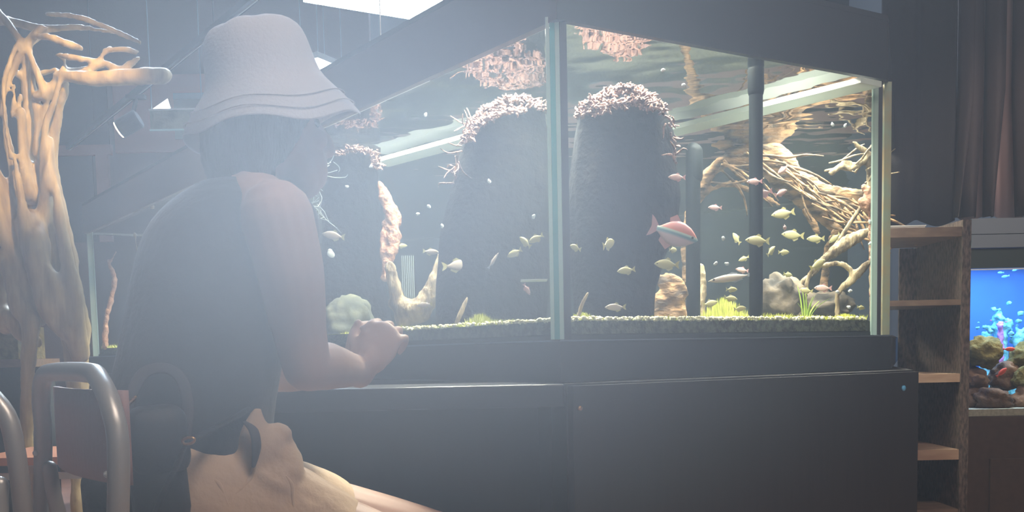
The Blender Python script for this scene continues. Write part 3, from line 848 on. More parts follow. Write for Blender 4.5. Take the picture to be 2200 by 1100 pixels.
build('hanger', T([V(((p0.x + p1_.x) / 2, 2.53, p0.z + .004)), V(((p0.x + p1_.x) / 2, 2.53, ZT - .02))], 0.0012, seg=6, sub=1), M['glass'], t)
c = at(1730, 690, 3.0); c.z = ZG - 0.005
bm = bmesh.new()
for (dx, h, lx, w_) in ((-5, 78, -10, 1), (-1, 74, -8, 1), (3, 68, -2, 1), (6, 56, 14, 1), (8, 50, 24, 1), (10, 56, 42, 1), (0, 40, -16, 1), (4, 52, 10, 1)):
    pts = []
    for k in range(6):
        f = k / 5
        pts.append(c + V((pw(dx + lx * f * f, 3.0), 0.01 * math.sin(dx) * f, pw(h * (f - 0.12 * f * f * (abs(lx) > 20)), 3.0))))
    tube(bm, pts, [pw(q, 3.0) for q in (1.8, 2.0, 2.0, 1.7, 1.2, 0.4)], seg=6, sub=2, flat=0.3, round_ends=False)
o = build('water_plant', bm, M['plant'], None, True); tag(o, 'slender green grass-like water plant standing near the end pane', 'water plant')

# fish -------------------------------------------------------------
def fish_proto(kind):
    """unit fish, length 1 along +x (head), centred; height hh, width ww"""
    hh, ww, bmt, fmt = dict(y=(0.40, 0.15, 'yfish', 'yfin'), p=(0.38, 0.15, 'pfish', 'pfin'), s=(0.17, 0.09, 'sfish', 'bfin'), b=(0.50, 0.15, 'rainbow', 'pfin'), g=(0.34, 0.13, 'sfish', 'yfin'))[kind]
    t = bpy.data.objects.new('fish', None); col.objects.link(t); t.empty_display_size = .01
    prof = [(0.50, 0.03), (0.47, 0.16), (0.40, 0.42), (0.30, 0.72), (0.15, 0.96), (0.02, 1.0), (-0.10, 0.88), (-0.20, 0.62), (-0.27, 0.38), (-0.32, 0.24), (-0.36, 0.22)]
    rings = []
    for x, f in prof:
        cz = 0.0 + 0.03 * hh * math.sin(x * 5)
        rings.append([V((x, math.cos(a) * ww / 2 * (f ** 0.8), cz + math.sin(a) * hh / 2 * f)) for a in [2 * PI * k / 14 for k in range(14)]])
    bm = bmesh.new(); loft(bm, rings); build('body', bm, M[bmt], t, True)
    def fin(name, pts):
        bm = bmesh.new()
        a = [bm.verts.new((x, 0.005, z)) for x, z in pts]; b = [bm.verts.new((x, -0.005, z)) for x, z in pts]
        bm.faces.new(a); bm.faces.new(b[::-1]); n = len(a)
        for i in range(n): bm.faces.new((a[i], b[i], b[(i + 1) % n], a[(i + 1) % n]))
        build(name, bm, M[fmt], t)
    q = hh / 0.4
    fin('tail_fin', [(-0.34, 0.045 * q), (-0.34, -0.045 * q), (-0.44, -0.13 * q), (-0.52, -0.17 * q), (-0.47, 0.0), (-0.52, 0.17 * q), (-0.44, 0.13 * q)])
    fin('dorsal_fin', [(0.10, hh * 0.46), (-0.04, hh * 0.72), (-0.16, hh * 0.52), (-0.14, hh * 0.36)])
    fin('anal_fin', [(0.02, -hh * 0.46), (-0.08, -hh * 0.70), (-0.26, -hh * 0.44), (-0.24, -hh * 0.24)])
    for s in (-1, 1):
        bm = bmesh.new(); ell(bm, (0.37, s * ww * 0.30, 0.02), (0.026, 0.014, 0.026), seg=10); build('eye', bm, M['eye'], t, True)
    return t
protos = {}
def fish(kind, px, py, off, length_px, head, tilt, label, yaw=0, group=None, dep=None, roll=0):
    """head +1 faces towards larger x; yaw turns it away from the picture plane (degrees)"""
    fy = (fyL(px) if px < 1200 else fyR(px)) + off if dep is None else dep
    if kind not in protos:
        protos[kind] = fish_proto(kind); t = protos[kind]
    else:
        t = copy_tree(protos[kind])
    c = at(px, py, fy); L = pw(length_px, fy) / max(0.35, math.cos(R(yaw)))
    rz = R(yaw) if head > 0 else PI - R(yaw)
    t.matrix_basis = Matrix.Translation(c) @ Matrix.Rotation(rz, 4, 'Z') @ Matrix.Rotation(-R(tilt), 4, 'Y') @ Matrix.Rotation(R(roll), 4, 'X') @ Matrix.Scale(L, 4)
    for k in ('label', 'category', 'group'):
        if k in t: del t[k]
    tag(t, label, 'fish', group)
    return t
G1 = 'fish swimming in the big tank'
FL = [
 ('b', 1448, 501, .10, 108, 1, -18, 'large red and blue striped fish swimming before the black stump', 10),
 ('s', 1570, 597, .16, 96, -1, -8, 'long slim silver fish with a reddish back between the two pipes', 8),
 ('g', 984, 570, .12, 66, 1, 4, 'biggest pale fish just clear of the pale driftwood saddle', 10),
 ('y', 1105, 544, .12, 34, -1, -25, 'yellow fish before the tall stump, lowest of the three by the corner', 20),
 ('y', 1128, 520, .14, 30, -1, 40, 'small yellow fish in the middle of the three by the corner', 30),
 ('y', 1151, 513, .13, 34, -1, -25, 'yellow fish nearest the corner among three before the tall stump', 20),
 ('g', 926, 541, .18, 34, 1, -5, 'dull yellow fish just above the end of the driftwood saddle', 20),
 ('y', 864, 528, .5, 22, 1, 0, 'tiny yellow fish above the ribbed filter box', 20),
 ('g', 716, 506, .10, 50, -1, 10, 'pale green fish before the black column beside the bare arm', 10),
 ('s', 1060, 560, .10, 40, 1, 55, 'faint dim fish hanging before the tall black stump', 10),
 ('y', 1345, 581, .08, 38, -1, -6, 'pale yellow fish low in front of the broad black stump', 15),
 ('y', 1308, 524, .08, 30, 1, 15, 'pale yellow fish upright before the middle of the broad stump', 55),
 ('y', 1236, 532, .06, 24, -1, 20, 'pale yellow fish partly hidden by the glass corner post', 40),
 ('g', 1322, 660, .06, 44, -1, 0, 'dull brown fish over the gravel at the foot of the broad stump', 10),
 ('y', 1432, 568, .10, 52, -1, 4, 'plump yellow-green fish above the dim driftwood foot', 10),
 ('y', 1446, 537, .24, 20, 1, 0, 'tiny yellow fish directly below the large striped fish', 45),
 ('p', 1454, 381, .10, 36, -1, 3, 'pink fish at the edge of the broad stump high up', 10),
 ('p', 1536, 446, .20, 28, -1, 4, 'small pink fish alone in open water between the pipes', 15),
 ('p', 1621, 390, .06, 32, -1, 0, 'pink fish crossing in front of the tall pipe, upper of two', 10),
 ('p', 1638, 416, .10, 42, -1, -14, 'larger pink fish touching the tall pipe just below another', 10),
 ('p', 1678, 414, .18, 30, 1, 20, 'small pink fish before the ochre root beside the tall pipe', 20),
 ('p', 1682, 364, .30, 26, -1, -40, 'dark pink fish before the ochre root near the surface', 20),
 ('y', 1682, 459, .24, 48, -1, -8, 'yellow-green fish below the pink ones beside the tall pipe', 10),
 ('p', 1686, 489, .20, 13, 1, 0, 'tiny whitish pink fish seen head on below a yellow one', 60),
 ('y', 1627, 517, .06, 50, -1, 4, 'yellow fish crossing the middle of the tall pipe', 8),
 ('y', 1582, 512, .25, 20, -1, 50, 'small yellow fish seen nearly head on between the pipes', 50),
 ('y', 1657, 539, .22, 26, 1, 40, 'orange yellow fish just past the tall pipe, first of a pair', 30),
 ('y', 1684, 542, .26, 26, 1, 0, 'small yellow fish second of a pair past the tall pipe', 20),
 ('y', 1703, 505, .42, 46, -1, 6, 'dim greenish fish behind the pair past the tall pipe', 10),
 ('y', 1752, 513, .34, 36, -1, 0, 'yellow fish in front of the drooping ochre root', 15),
 ('y', 1793, 512, .28, 26, -1, -40, 'yellow fish at the slanting thin root', 30),
 ('y', 1757, 568, .20, 40, 1, 25, 'bright yellow fish where the thin roots cross', 20),
 ('y', 1693, 590, .40, 22, 1, -10, 'small yellow fish just over the rugged stone', 25),
 ('y', 1732, 624, .16, 26, -1, 10, 'yellow fish above the green water plant', 20),
 ('y', 1598, 556, .28, 22, -1, -20, 'yellow fish beside the tall pipe above the slim silver fish', 25),
 ('p', 1594, 580, .36, 26, -1, 10, 'pale pink fish hidden half behind the tall pipe', 20),
 ('y', 1572, 622, .18, 26, 1, -2, 'yellow fish directly under the slim silver fish', 15),
 ('y', 1570, 641, .22, 30, 1, -10, 'yellow fish over the bright moss mound, lower of a pair', 12),
 ('y', 1590, 663, .12, 28, 1, 5, 'orange yellow fish dipping into the bright moss mound', 12),
 ('y', 1526, 652, .30, 34, 1, 8, 'dull olive fish above the moss beside the shorter pipe', 12),
 ('y', 1850, 661, .12, 20, 1, -10, 'small yellow fish with a white patch low by the end pane', 25),
 ('p', 1768, 619, .36, 36, -1, 2, 'pinkish fish behind the green water plant', 12),
 ('p', 1132, 622, .04, 26, 1, -60, 'small red and white fish below the clear hanging box', 20),
 ('g', 912, 655, .05, 34, -1, -6, 'olive fish against the foot of the driftwood saddle', 15),
]
for f in FL:
    fish(f[0], f[1], f[2], f[3], f[4], f[5], f[6], f[7], f[8], G1)
# small white snails on the glass
sn = None
SN = [(914, 247), (897, 460), (921, 443), (950, 485), (797, 357), (746, 401), (1051, 390), (1146, 466), (1424, 151), (1469, 183), (1554, 512), (1538, 566), (1562, 567), (1789, 268), (1816, 270), (1826, 625), (1799, 627), (1869, 476), (1870, 523), (1824, 660), (711, 546)]
SL = ['white snail high on the long pane above the pale glass brace', 'white snail in open water over the driftwood saddle, lower of two', 'white snail in open water over the driftwood saddle, upper of two', 'white snail at the edge of the tall stump over the saddle',
 'white snail on the black column just under the brace end', 'white snail in the middle of the black column', 'white snail in the middle of the tall stump', 'white snail on the tall stump close to the corner post', 'white snail below the mirrored crust, first of two', 'white snail below the mirrored crust, nearer the tall pipe',
 'white snail between the pipes level with the large striped fish', 'white snail over the slim silver fish, nearer the shorter pipe', 'white snail over the slim silver fish, nearer the tall pipe', 'white snail near the surface at the end pane, first of a pair', 'white snail near the surface at the end pane, second of a pair',
 'white snail over the stones by the end pane, higher one', 'white snail over the stones by the end pane, beside the root arch', 'white snail on the end pane level with the feathery root', 'white snail on the end pane just under another', 'white snail close to the small fish with a white patch', 'ring-like white snail on the glass beside the bare arm']
for i, (px, py) in enumerate(SN):
    y = (fyL(px) if px < 1200 else fyR(px)) + 0.022
    c = at(px, py, y)
    if sn is None:
        bm = bmesh.new(); ell(bm, (0, 0, 0), (0.0040, 0.003, 0.0050), seg=10); ell(bm, (0.002, 0, 0.003), (0.0026, 0.0022, 0.003), seg=8)
        sn = build('snail', bm, M['bubble'], None, True); o = sn
    else:
        o = sn.copy(); col.objects.link(o)
    o.location = c; o.rotation_euler = (0, i * 0.9, 0)
    if px == 711: o.scale = (2.6, 1.5, 2.6)
    tag(o, SL[i], 'snail', 'white snails on the tank glass')

# ------------------------------------------------------------------ far left: peeled root tree
YT = 4.6
TREE = [
 [(176, 1150, 18), (170, 1000, 20), (168, 860, 22), (164, 770, 25), (160, 700, 30), (150, 620, 26), (134, 520, 24), (116, 430, 22), (108, 340, 15), (122, 250, 12), (138, 180, 11)],
 [(74, 560, 30), (66, 480, 32), (62, 400, 18), (64, 330, 12), (62, 250, 13), (58, 170, 12), (60, 90, 8)],
 [(166, 730, 22), (112, 670, 24), (88, 600, 22), (78, 540, 28), (66, 480, 30)],
 [(22, 340, 5), (10, 250, 4), (8, 180, 6), (22, 130, 6), (40, 90, 5)],
 [(66, 510, 28), (44, 440, 16), (28, 360, 10), (14, 290, 8), (6, 220, 5)],
 [(98, 470, 14), (92, 390, 11), (86, 300, 9), (95, 250, 8), (104, 200, 4)],
 [(76, 330, 8), (80, 250, 8), (72, 180, 6), (68, 110, 4)],
 [(143, 118, 3), (132, 160, 5), (118, 215, 6), (100, 265, 6), (92, 330, 9), (98, 400, 10)],
 [(26, 250, 4), (30, 210, 4), (30, 180, 3)], [(38, 260, 3), (40, 230, 4), (46, 200, 3)],
 [(-30, 330, 12), (0, 400, 16), (22, 470, 18), (40, 520, 18), (66, 540, 20)],
 [(-20, 545, 10), (6, 560, 12), (26, 610, 16), (42, 660, 20), (64, 700, 20), (60, 800, 14), (54, 1150, 14)],
 [(-20, 660, 12), (20, 680, 18), (50, 715, 20), (78, 735, 13)],
 [(10, 545, 7), (30, 590, 8), (70, 650, 10), (88, 690, 12)],
 [(70, 560, 12), (92, 600, 14), (118, 640, 11), (136, 655, 9)], [(84, 460, 8), (92, 520, 9), (110, 580, 9), (132, 640, 6)],
 [(134, 640, 8), (142, 680, 10), (150, 720, 12)],
 [(78, 205, 8), (100, 200, 9), (128, 165, 10), (150, 155, 10), (190, 158, 11)],
 [(62, 110, 6), (78, 150, 8), (92, 190, 8), (98, 210, 5)],
 [(120, 160, 8), (160, 166, 12), (210, 170, 15), (270, 166, 17), (320, 163, 17), (352, 162, 16)],
 [(70, 78, 5), (105, 80, 8), (140, 92, 8), (176, 104, 5)], [(120, 118, 5), (160, 124, 6), (200, 130, 6)],
 [(150, 160, 8), (190, 150, 8), (225, 138, 7), (256, 150, 8), (282, 136, 7), (300, 124, 4)],
 [(225, 108, 4), (260, 106, 5), (296, 112, 4)], [(200, 138, 5), (230, 110, 4), (240, 100, 3)],
 [(-30, 40, 12), (30, 48, 10), (90, 62, 9), (160, 58, 6), (250, 70, 5)], [(-10, 250, 6), (14, 180, 8), (46, 110, 9), (90, 60, 8)],
 [(-10, 20, 8), (24, 60, 8), (50, 100, 8)], [(100, 30, 6), (180, 40, 7), (300, 90, 5)],
 [(30, 330, 4), (46, 430, 8), (62, 520, 20), (100, 590, 20), (136, 660, 16), (158, 740, 18)], [(-14, 330, 5), (-4, 430, 9), (14, 520, 15), (50, 590, 14), (70, 680, 14)],
 [(112, 330, 4), (124, 440, 10), (140, 540, 14), (158, 640, 17), (172, 760, 20)], [(-20, 400, 6), (-6, 600, 14), (12, 700, 18)], [(56, 600, 8), (80, 640, 9), (112, 690, 9), (140, 720, 8)], [(46, 240, 8), (50, 330, 12), (66, 420, 18)], [(112, 300, 6), (100, 380, 10), (92, 460, 14)],
 [(20, 150, 7), (50, 165, 8), (80, 160, 8), (120, 150, 7)], [(60, 95, 7), (84, 82, 6), (100, 60, 5)],
]
bm = bmesh.new(); rr = random.Random(2)
for s in TREE:
    d0 = rr.uniform(-0.08, 0.08)
    tube(bm, [at(p[0], p[1], YT + d0 * (1 if i not in (0, len(s) - 1) else 0.2)) for i, p in enumerate(s)], [pw(p[2], YT) * 1.06 for p in s], seg=10, sub=5, jit=0.08)
o = build('root_tree', bm, M['root']); remesh(o, 0.010, 3, [(0.016, 0.12), (0.006, 0.04)], 0.5)
tag(o, 'tall peeled tangle of pale roots lit by warm spotlights', 'tree root')

# track rail with spotlight
ra, rb_ = atz(548, -8, 2.20), atz(60, 388, 2.20)
dd = (rb_ - ra).normalized()
tr = empty('track_rail', ra, 'thin black lighting track running past the hanging spotlight', 'track rail')
bm = bmesh.new(); box(bm, (ra + rb_) / 2, ((rb_ - ra).length, 0.035, 0.03), Matrix.Rotation(math.atan2(dd.y, dd.x), 3, 'Z')); build('rail', bm, M['blackm'], tr)
bm = bmesh.new(); box(bm, (ra + rb_) / 2 + V((0.012, -0.016, -0.0185)), ((rb_ - ra).length, 0.006, 0.005), Matrix.Rotation(math.atan2(dd.y, dd.x), 3, 'Z')); build('bright_edge', bm, M['steel'], tr)
for f in (0.1, 0.55, 0.95):
    p = ra.lerp(rb_, f); build('hanger', T([p + V((0, 0, 0.016)), V((p.x, p.y, ZC))], 0.003, seg=6, sub=1, round_ends=False), M['blackm'], tr)
ms_ = atz(292, 204, 2.175)
ys = ms_.y
t = empty('spotlight', ms_, 'black cylinder spotlight with warm lens aimed at the pale roots', 'spotlight')
h0, h1 = at(257, 278, ys), at(299, 254, ys)
dirs = (h0 - h1).normalized()
build('adapter', B(ms_ + V((0, 0, -0.012)), (0.10, 0.04, 0.022)), M['blackm'], t)
build('stem', T([ms_ + V((0, 0, -0.02)), (h0 * 0.4 + h1 * 0.6)], 0.012, seg=10, sub=1), M['blackm'], t)
rot = dirs.to_track_quat('Z', 'Y').to_matrix(); Lh = (h0 - h1).length
bm = bmesh.new(); lathe(bm, [(0.045, 0), (0.052, 0.006), (0.052, Lh - 0.012), (0.050, Lh), (0.046, Lh)], h1, 28, rot); build('barrel', bm, M['blackm'], t, False)
bm = bmesh.new(); lathe(bm, [(0.0, Lh + 0.0015), (0.045, Lh + 0.0015), (0.045, Lh + 0.006), (0.0, Lh + 0.006)], h1, 28, rot, cap=False); bmesh.ops.remove_doubles(bm, verts=bm.verts, dist=1e-5); build('lens', bm, M['warm'], t)
spot('spot_beam', h0 + dirs * 0.03, at(90, 330, YT), 25, (1.0, 0.72, 0.42), 60, 0.6, 0.04)
# a second spotlight out of the frame above, same kind
c2 = V((-1.15, 3.55, 2.45))
t = empty('spotlight', c2, 'black cylinder spotlight above the pale roots', 'spotlight')
dd2 = (at(90, 260, YT) - c2).normalized(); rot = dd2.to_track_quat('Z', 'Y').to_matrix()
bm = bmesh.new(); lathe(bm, [(0.045, -0.14), (0.052, -0.13), (0.052, 0.0), (0.046, 0.0)], c2, 28, rot); build('barrel', bm, M['blackm'], t)
build('stem', T([c2 - dd2 * 0.08, V((c2.x, c2.y, ZC))], 0.012, seg=8, sub=1), M['blackm'], t)
spot('spot_beam', c2 + dd2 * 0.02, at(110, 260, YT), 190, (1.0, 0.70, 0.36), 34, 0.8, 0.04)

# hanging glass tray with a lamp in it
yh = 6.4
pa, pb = at(322, 238, yh), at(432, 244, yh)
pc = at(425, 276, yh)
t = empty('hanging_glass_tray', V((pa.x, pa.y, pc.z)), 'clear glass tray with a bright lamp hung by thin wires beside the spotlight', 'glass tray')
w_ = pb.x - pa.x; zc0, zc1 = pc.z, pa.z
build('front_pane', B(((pa.x + pb.x) / 2, yh, (zc0 + zc1) / 2), (w_, 0.006, zc1 - zc0)), M['stone'], t)
build('rim', B(((pa.x + pb.x) / 2, yh - 0.001, zc1 + 0.005), (w_ + 0.01, 0.012, 0.009)), M['white'], t)
build('rim', B(((pa.x + pb.x) / 2, yh - 0.001, zc0 - 0.005), (w_ + 0.01, 0.012, 0.009)), M['edge'], t)
zt2 = at(380, 200, yh + 0.3).z
build('back_pane', B(((pa.x + pb.x) / 2 + 0.03, yh + 0.30, (zc0 + zt2) / 2), (w_ - 0.04, 0.006, zt2 - zc0)), M['dkgreen'], t)
build('back_rim', B(((pa.x + pb.x) / 2 + 0.03, yh + 0.295, zt2 - 0.02), (w_ - 0.04, 0.008, 0.035)), M['silver'], t)
la, lb, lc = at(326, 236, yh + .04), at(366, 240, yh + .04), at(358, 214, yh + .2)
bm = bmesh.new()
v = [bm.verts.new(p) for p in (la, lb, lc)]; v2 = [bm.verts.new(p + V((0, 0.02, 0.01))) for p in (la, lb, lc)]
bm.faces.new(v); bm.faces.new(v2[::-1])
for i in range(3): bm.faces.new((v[i], v2[i], v2[(i + 1) % 3], v[(i + 1) % 3]))
build('lamp', bm, emis('tray lamp', (0.85, 0.95, 1.0), 9), t)
for px in (326, 434): 
    p = at(px, 240, yh); build('wire', T([V((p.x, p.y, zc1 + 0.01)), V((p.x, p.y, ZC))], 0.003, seg=5, sub=1, round_ends=False), M['silver'], t)
# ------------------------------------------------------------------ chairs
def chair(near, far, side, ztop, label, tr=0.0145):
    """back frame from near to far; the seat lies on the given side (unit vector)"""
    near, far = V((*near, 0)), V((*far, 0)); ax = (far - near).normalized(); n = V((side[0], side[1], 0)).normalized()
    n = (n - ax * n.dot(ax)).normalized()
    mid = (near + far) / 2; half = (far - near).length / 2
    t = empty('chair', mid, label, 'chair', 'tubular steel chairs')
    def L(a, b, z): return mid + ax * a + n * b + V((0, 0, z))
    h = half
    # back hoop running down into the rear legs
    build('back_frame', T([L(-h, -0.08, 0.02), L(-h, -0.02, 0.40), L(-h, 0, ztop - 0.12), L(-h + 0.02, 0, ztop - 0.05), L(-h + 0.075, 0, ztop - 0.012), L(-h + 0.13, 0, ztop - .002), L(h - 0.10, 0, ztop - .002), L(h - 0.03, 0, ztop - 0.012), L(h - 0.002, 0, ztop - 0.05),
        L(h, 0, ztop - 0.12), L(h, -0.02, 0.40), L(h, -0.08, 0.02)], tr, seg=14, sub=4), M['steel'], t, True)
    for s in (-1, 1):
        build('leg', T([L(s * (h - 0.027), 0.002, ztop - 0.16), L(s * (h - 0.027), 0.012, 0.50), L(s * (h - 0.03), 0.04, 0.43), L(s * (h - 0.03), 0.30, 0.42), L(s * (h - 0.03), 0.40, 0.40), L(s * (h - 0.03), 0.45, 0.30), L(s * (h - 0.03), 0.47, 0.02)], tr * 0.86, seg=12, sub=4), M['steel'], t, True)
        for q in ((-0.08, -h * s), (0.47, -(h - 0.03) * s)):
            bm = bmesh.new(); lathe(bm, [(0.018, 0.0), (0.019, 0.012), (0.017, 0.024)], L(q[1], q[0], 0.0), 14); build('foot_cap', bm, M['bagm'], t, True)
    # back panel, slightly curved
    def slab(a0, a1, b, z0, z1, th, bow, nm, m, horizontal=False):
        bm = bmesh.new(); g = []
        for i in range(9):
            a = a0 + (a1 - a0) * i / 8; f = 1 - ((i - 4) / 4) ** 2; row = []
            for k in range(5):
                u = k / 4
                if horizontal: p = L(a, b + (z1 - z0) * u, 0.392 - bow * f * math.sin(PI * u)); q = p + V((0, 0, th))
                else: p = L(a, b - bow * f, z0 + (z1 - z0) * u); q = p + n * th
                row.append((p, q))
            g.append(row)
        for lay in (0, 1):
            vv = [[bm.verts.new(c[lay]) for c in row] for row in g]
            if lay == 0: A0 = vv
            else: A1 = vv
            for i in range(8):
                for k in range(4): bm.faces.new((vv[i][k], vv[i + 1][k], vv[i + 1][k + 1], vv[i][k + 1]))
        edge = [(i, 0) for i in range(9)] + [(8, k) for k in range(1, 5)] + [(i, 4) for i in range(7, -1, -1)] + [(0, k) for k in range(3, 0, -1)]
        for (a, b_) in zip(edge, edge[1:] + edge[:1]):
            bm.faces.new((A0[a[0]][a[1]], A0[b_[0]][b_[1]], A1[b_[0]][b_[1]], A1[a[0]][a[1]]))
        return build(nm, bm, m, t, True)
    slab(-h + 0.03, h - 0.02, 0.016, ztop - 0.155, ztop - 0.026, 0.010, 0.02, 'back_panel', M['seatback'])
    slab(-h + 0.03, h - 0.03, 0.03, 0.0, 0.40, 0.014, 0.012, 'seat', M['seatback'], True)
    for s in (-1, 1):
        bm = bmesh.new(); ell(bm, L(s * (h - 0.006), -0.014, ztop - 0.135), (0.005, 0.005, 0.005), seg=10); build('screw', bm, M['white'], t, True)
    return t
chair((-0.520, 1.43), (-0.778, 1.80), (0.82, 0.57), 0.735, 'grey tubular chair with rose brown back carrying the seated person')
chair((-0.700, 1.53), (-1.10, 1.60), (0.1, -1), 0.738, 'grey tubular chair turned away, cut by the frame edge', 0.0135)

# low bench and orange lit clutter behind the chairs
yb_ = 3.3
p0, p1_ = at(-60, 985, yb_), at(210, 985, yb_)
t = empty('bench', V(((p0.x + p1_.x) / 2, yb_, 0)), 'low copper edged bench behind the tubular chairs', 'bench')
build('bench_top', B(((p0.x + p1_.x) / 2, yb_ + 0.2, p0.z - 0.012), (p1_.x - p0.x, 0.42, 0.024)), M['copper'], t)
build('rail', B(((p0.x + p1_.x) / 2, yb_ + 0.02, p0.z - 0.06), (p1_.x - p0.x - 0.04, 0.02, 0.02)), M['steel'], t)
for fx in (0.04, 0.96):
    for yy in (0.03, 0.37):
        build('leg', B((p0.x + (p1_.x - p0.x) * fx, yb_ + yy, (p0.z - 0.025) / 2), (0.03, 0.03, p0.z - 0.025)), M['steel'], t)
spot('bench_lamp_light', V((-1.9, 3.0, 1.9)), V((-1.5, 3.2, 0.0)), 40, (1.0, 0.5, 0.25), 60, 0.6, 0.05)
# small mossy tank peeking in at the frame edge behind the roots
pq = at(36, 700, 5.2); pr = at(-140, 775, 5.2)
t = empty('small_aquarium', V((pr.x, 5.2, pr.z)), 'small mossy green tank behind the pale roots', 'aquarium')
build('water_block', B(((pq.x + pr.x) / 2, 5.35, (pq.z + pr.z) / 2), (pq.x - pr.x, 0.3, pq.z - pr.z)), M['mossrock'], t)
build('stand_top', B(((pq.x + pr.x) / 2, 5.35, pr.z - 0.02), (pq.x - pr.x + 0.1, 0.4, 0.038)), M['board'], t)
build('stand', B(((pq.x + pr.x) / 2, 5.35, (pr.z - 0.04) / 2), (pq.x - pr.x + 0.06, 0.36, pr.z - 0.041)), M['wall_dark'], t)

# ------------------------------------------------------------------ shelf unit, curtain, reef tank
ysf = 3.30
xl, xr = 1.140, at(2084, 700, ysf).x
t = empty('shelf_unit', V(((xl + xr) / 2, ysf, 0)), 'dark wood shelf unit with four open boards beside the aquarium', 'shelf unit')
zst = at(2070, 472, ysf).z
SW = 0.026
build('side_panel', B((xr - SW / 2, ysf + 0.19, zst / 2), (SW, 0.38, zst)), M['chip'], t)
build('back_panel', B(((1.30 + xr) / 2 - 0.006, ysf + 0.373, (zst - 0.05) / 2), (xr - 1.30 - SW, 0.008, zst - 0.05)), M['chip'], t)
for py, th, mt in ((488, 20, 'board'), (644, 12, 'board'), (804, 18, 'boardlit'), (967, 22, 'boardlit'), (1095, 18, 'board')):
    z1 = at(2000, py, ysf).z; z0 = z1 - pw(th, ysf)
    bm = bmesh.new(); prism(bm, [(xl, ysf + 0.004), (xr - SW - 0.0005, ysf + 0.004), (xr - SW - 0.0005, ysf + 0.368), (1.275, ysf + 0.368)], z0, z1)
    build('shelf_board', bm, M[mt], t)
ztopb = at(2000, 488, ysf).z
bm = bmesh.new()
t2 = empty('magazine', V((1.2, ysf + 0.08, ztopb + 0.001)), 'white magazine lying on the top board of the shelf unit', 'magazine')
build('cover', B((1.205, ysf + 0.085, ztopb + 0.0075), (0.115, 0.13, 0.003)), M['paper'], t2)
build('pages', B((1.205, ysf + 0.085, ztopb + 0.0035), (0.110, 0.125, 0.0045)), M['paper'], t2)

def drape(x0, x1, y, z0, z1, amp, wl, mt, name, label, seed=0, hem=None, cat='curtain'):
    bm = bmesh.new(); nx = int((x1 - x0) / 0.006); nz = 24; g = []
    for i in range(nx + 1):
        x = x0 + (x1 - x0) * i / nx; row = []
        for k in range(nz + 1):
            f = k / nz; z = z0 + (z1 - z0) * f
            if k == 0: z += 0.012 * math.sin(x * 40 + seed)
            ph = x / wl * 2 * PI + seed + 0.8 * noise.noise(V((x * 3, seed, 0)))
            row.append(bm.verts.new((x + 0.01 * math.sin(ph * 0.5 + f), y + amp * math.sin(ph) * (1 - 0.35 * f) + amp * 0.4 * math.sin(ph * 2.3 + 1 + f), z)))
        g.append(row)
    for i in range(nx):
        for k in range(nz): bm.faces.new((g[i][k], g[i + 1][k], g[i + 1][k + 1], g[i][k + 1]))
    o = build(name, bm, mt, None, True, recalc=False)
    md = o.modifiers.new('cloth', 'SOLIDIFY'); md.thickness = 0.003
    tag(o, label, cat)
    return o
yc = 3.90
zh = at(2000, 476, yc).z
drape(at(1890, 400, yc).x, at(2052, 400, yc).x, yc, zh - 0.005, ZC - 0.01, 0.012, 0.16, M['curtain'], 'curtain', 'plain black curtain hanging behind the end of the aquarium', 0)
# satin inner curtain with a hem, and the dark drape before it with tapering gaps
zi = at(2140, 466, yc).z
drape(at(2046, 400, yc + .05).x, at(2330, 400, yc + .05).x, yc + 0.05, zi, ZC - 0.01, 0.016, 0.11, M['pale'], 'curtain', 'pale rose satin curtain showing through the gaps of the dark drape', 1.4)
# dark drape: separate tapering folds
fo = [((2050, 2054), (2056, 2100)), ((2064, 2098), (2058, 2112)), ((2114, 2134), (2113, 2158)), ((2184, 2230), (2172, 2230)), ((2228, 2330), (2226, 2330))]
bm = bmesh.new()
yd = yc - 0.03
for i, ((a0, a1), (b0, b1)) in enumerate(fo):
    rows = []
    for py, f in ((466, 0), (400, .25), (330, .5), (260, .75), (190, 1), (0, 1), (-900, 1)):
        l = a0 * (1 - f) + b0 * f; r = a1 * (1 - f) + b1 * f
        row = []
        for k in range(13):
            u = k / 12; p = at(l + (r - l) * u, 400, yd); z = at(2150, py, yd).z
            row.append(bm.verts.new((p.x, yd - 0.035 * math.sin(PI * u) + (0.01 if k in (0, 12) else 0), min(z, ZC - 0.01))))
        rows.append(row)
    for r0, r1 in zip(rows, rows[1:]):
        for k in range(12): bm.faces.new((r0[k], r0[k + 1], r1[k + 1], r1[k]))
o = build('drape', bm, M['brcurtain'], None, True, recalc=False); md = o.modifiers.new('cloth', 'SOLIDIFY'); md.thickness = 0.003
tag(o, 'dark brown gathered drape with tapering gaps over the reef tank', 'drape')

yr = 3.72
x0r, x1r = at(2084, 700, yr).x, at(2420, 700, yr).x
zb_, zt_ = at(2140, 884, yr).z, at(2140, 466, yr).z - 0.004
rf = empty('reef_aquarium', V(((x0r + x1r) / 2, yr, zb_)), 'blue lit reef tank with mossy rocks beyond the shelf unit', 'aquarium')
dpt = 0.55
z530, z578, z500 = at(2140, 532, yr).z, at(2140, 576, yr).z, at(2140, 502, yr).z
build('glass_pane', B(((x0r + x1r) / 2, yr + 0.003, (zb_ + z530) / 2 + 0.009), (x1r - x0r, 0.006, z530 - zb_ - 0.02)), M['glass'], rf)
build('top_cover', B(((x0r + x1r) / 2, yr + dpt * 0.5 - 0.01, (z500 + zt_) / 2), (x1r - x0r, dpt - .02, zt_ - z500)), M['silver'], rf)
build('light_strip', B(((x0r + x1r) / 2, yr + dpt * 0.5 - 0.01, (z530 + z500) / 2 - 0.001), (x1r - x0r - 0.004, dpt - .02, z500 - z530 - 0.003)), M['silver'], rf)
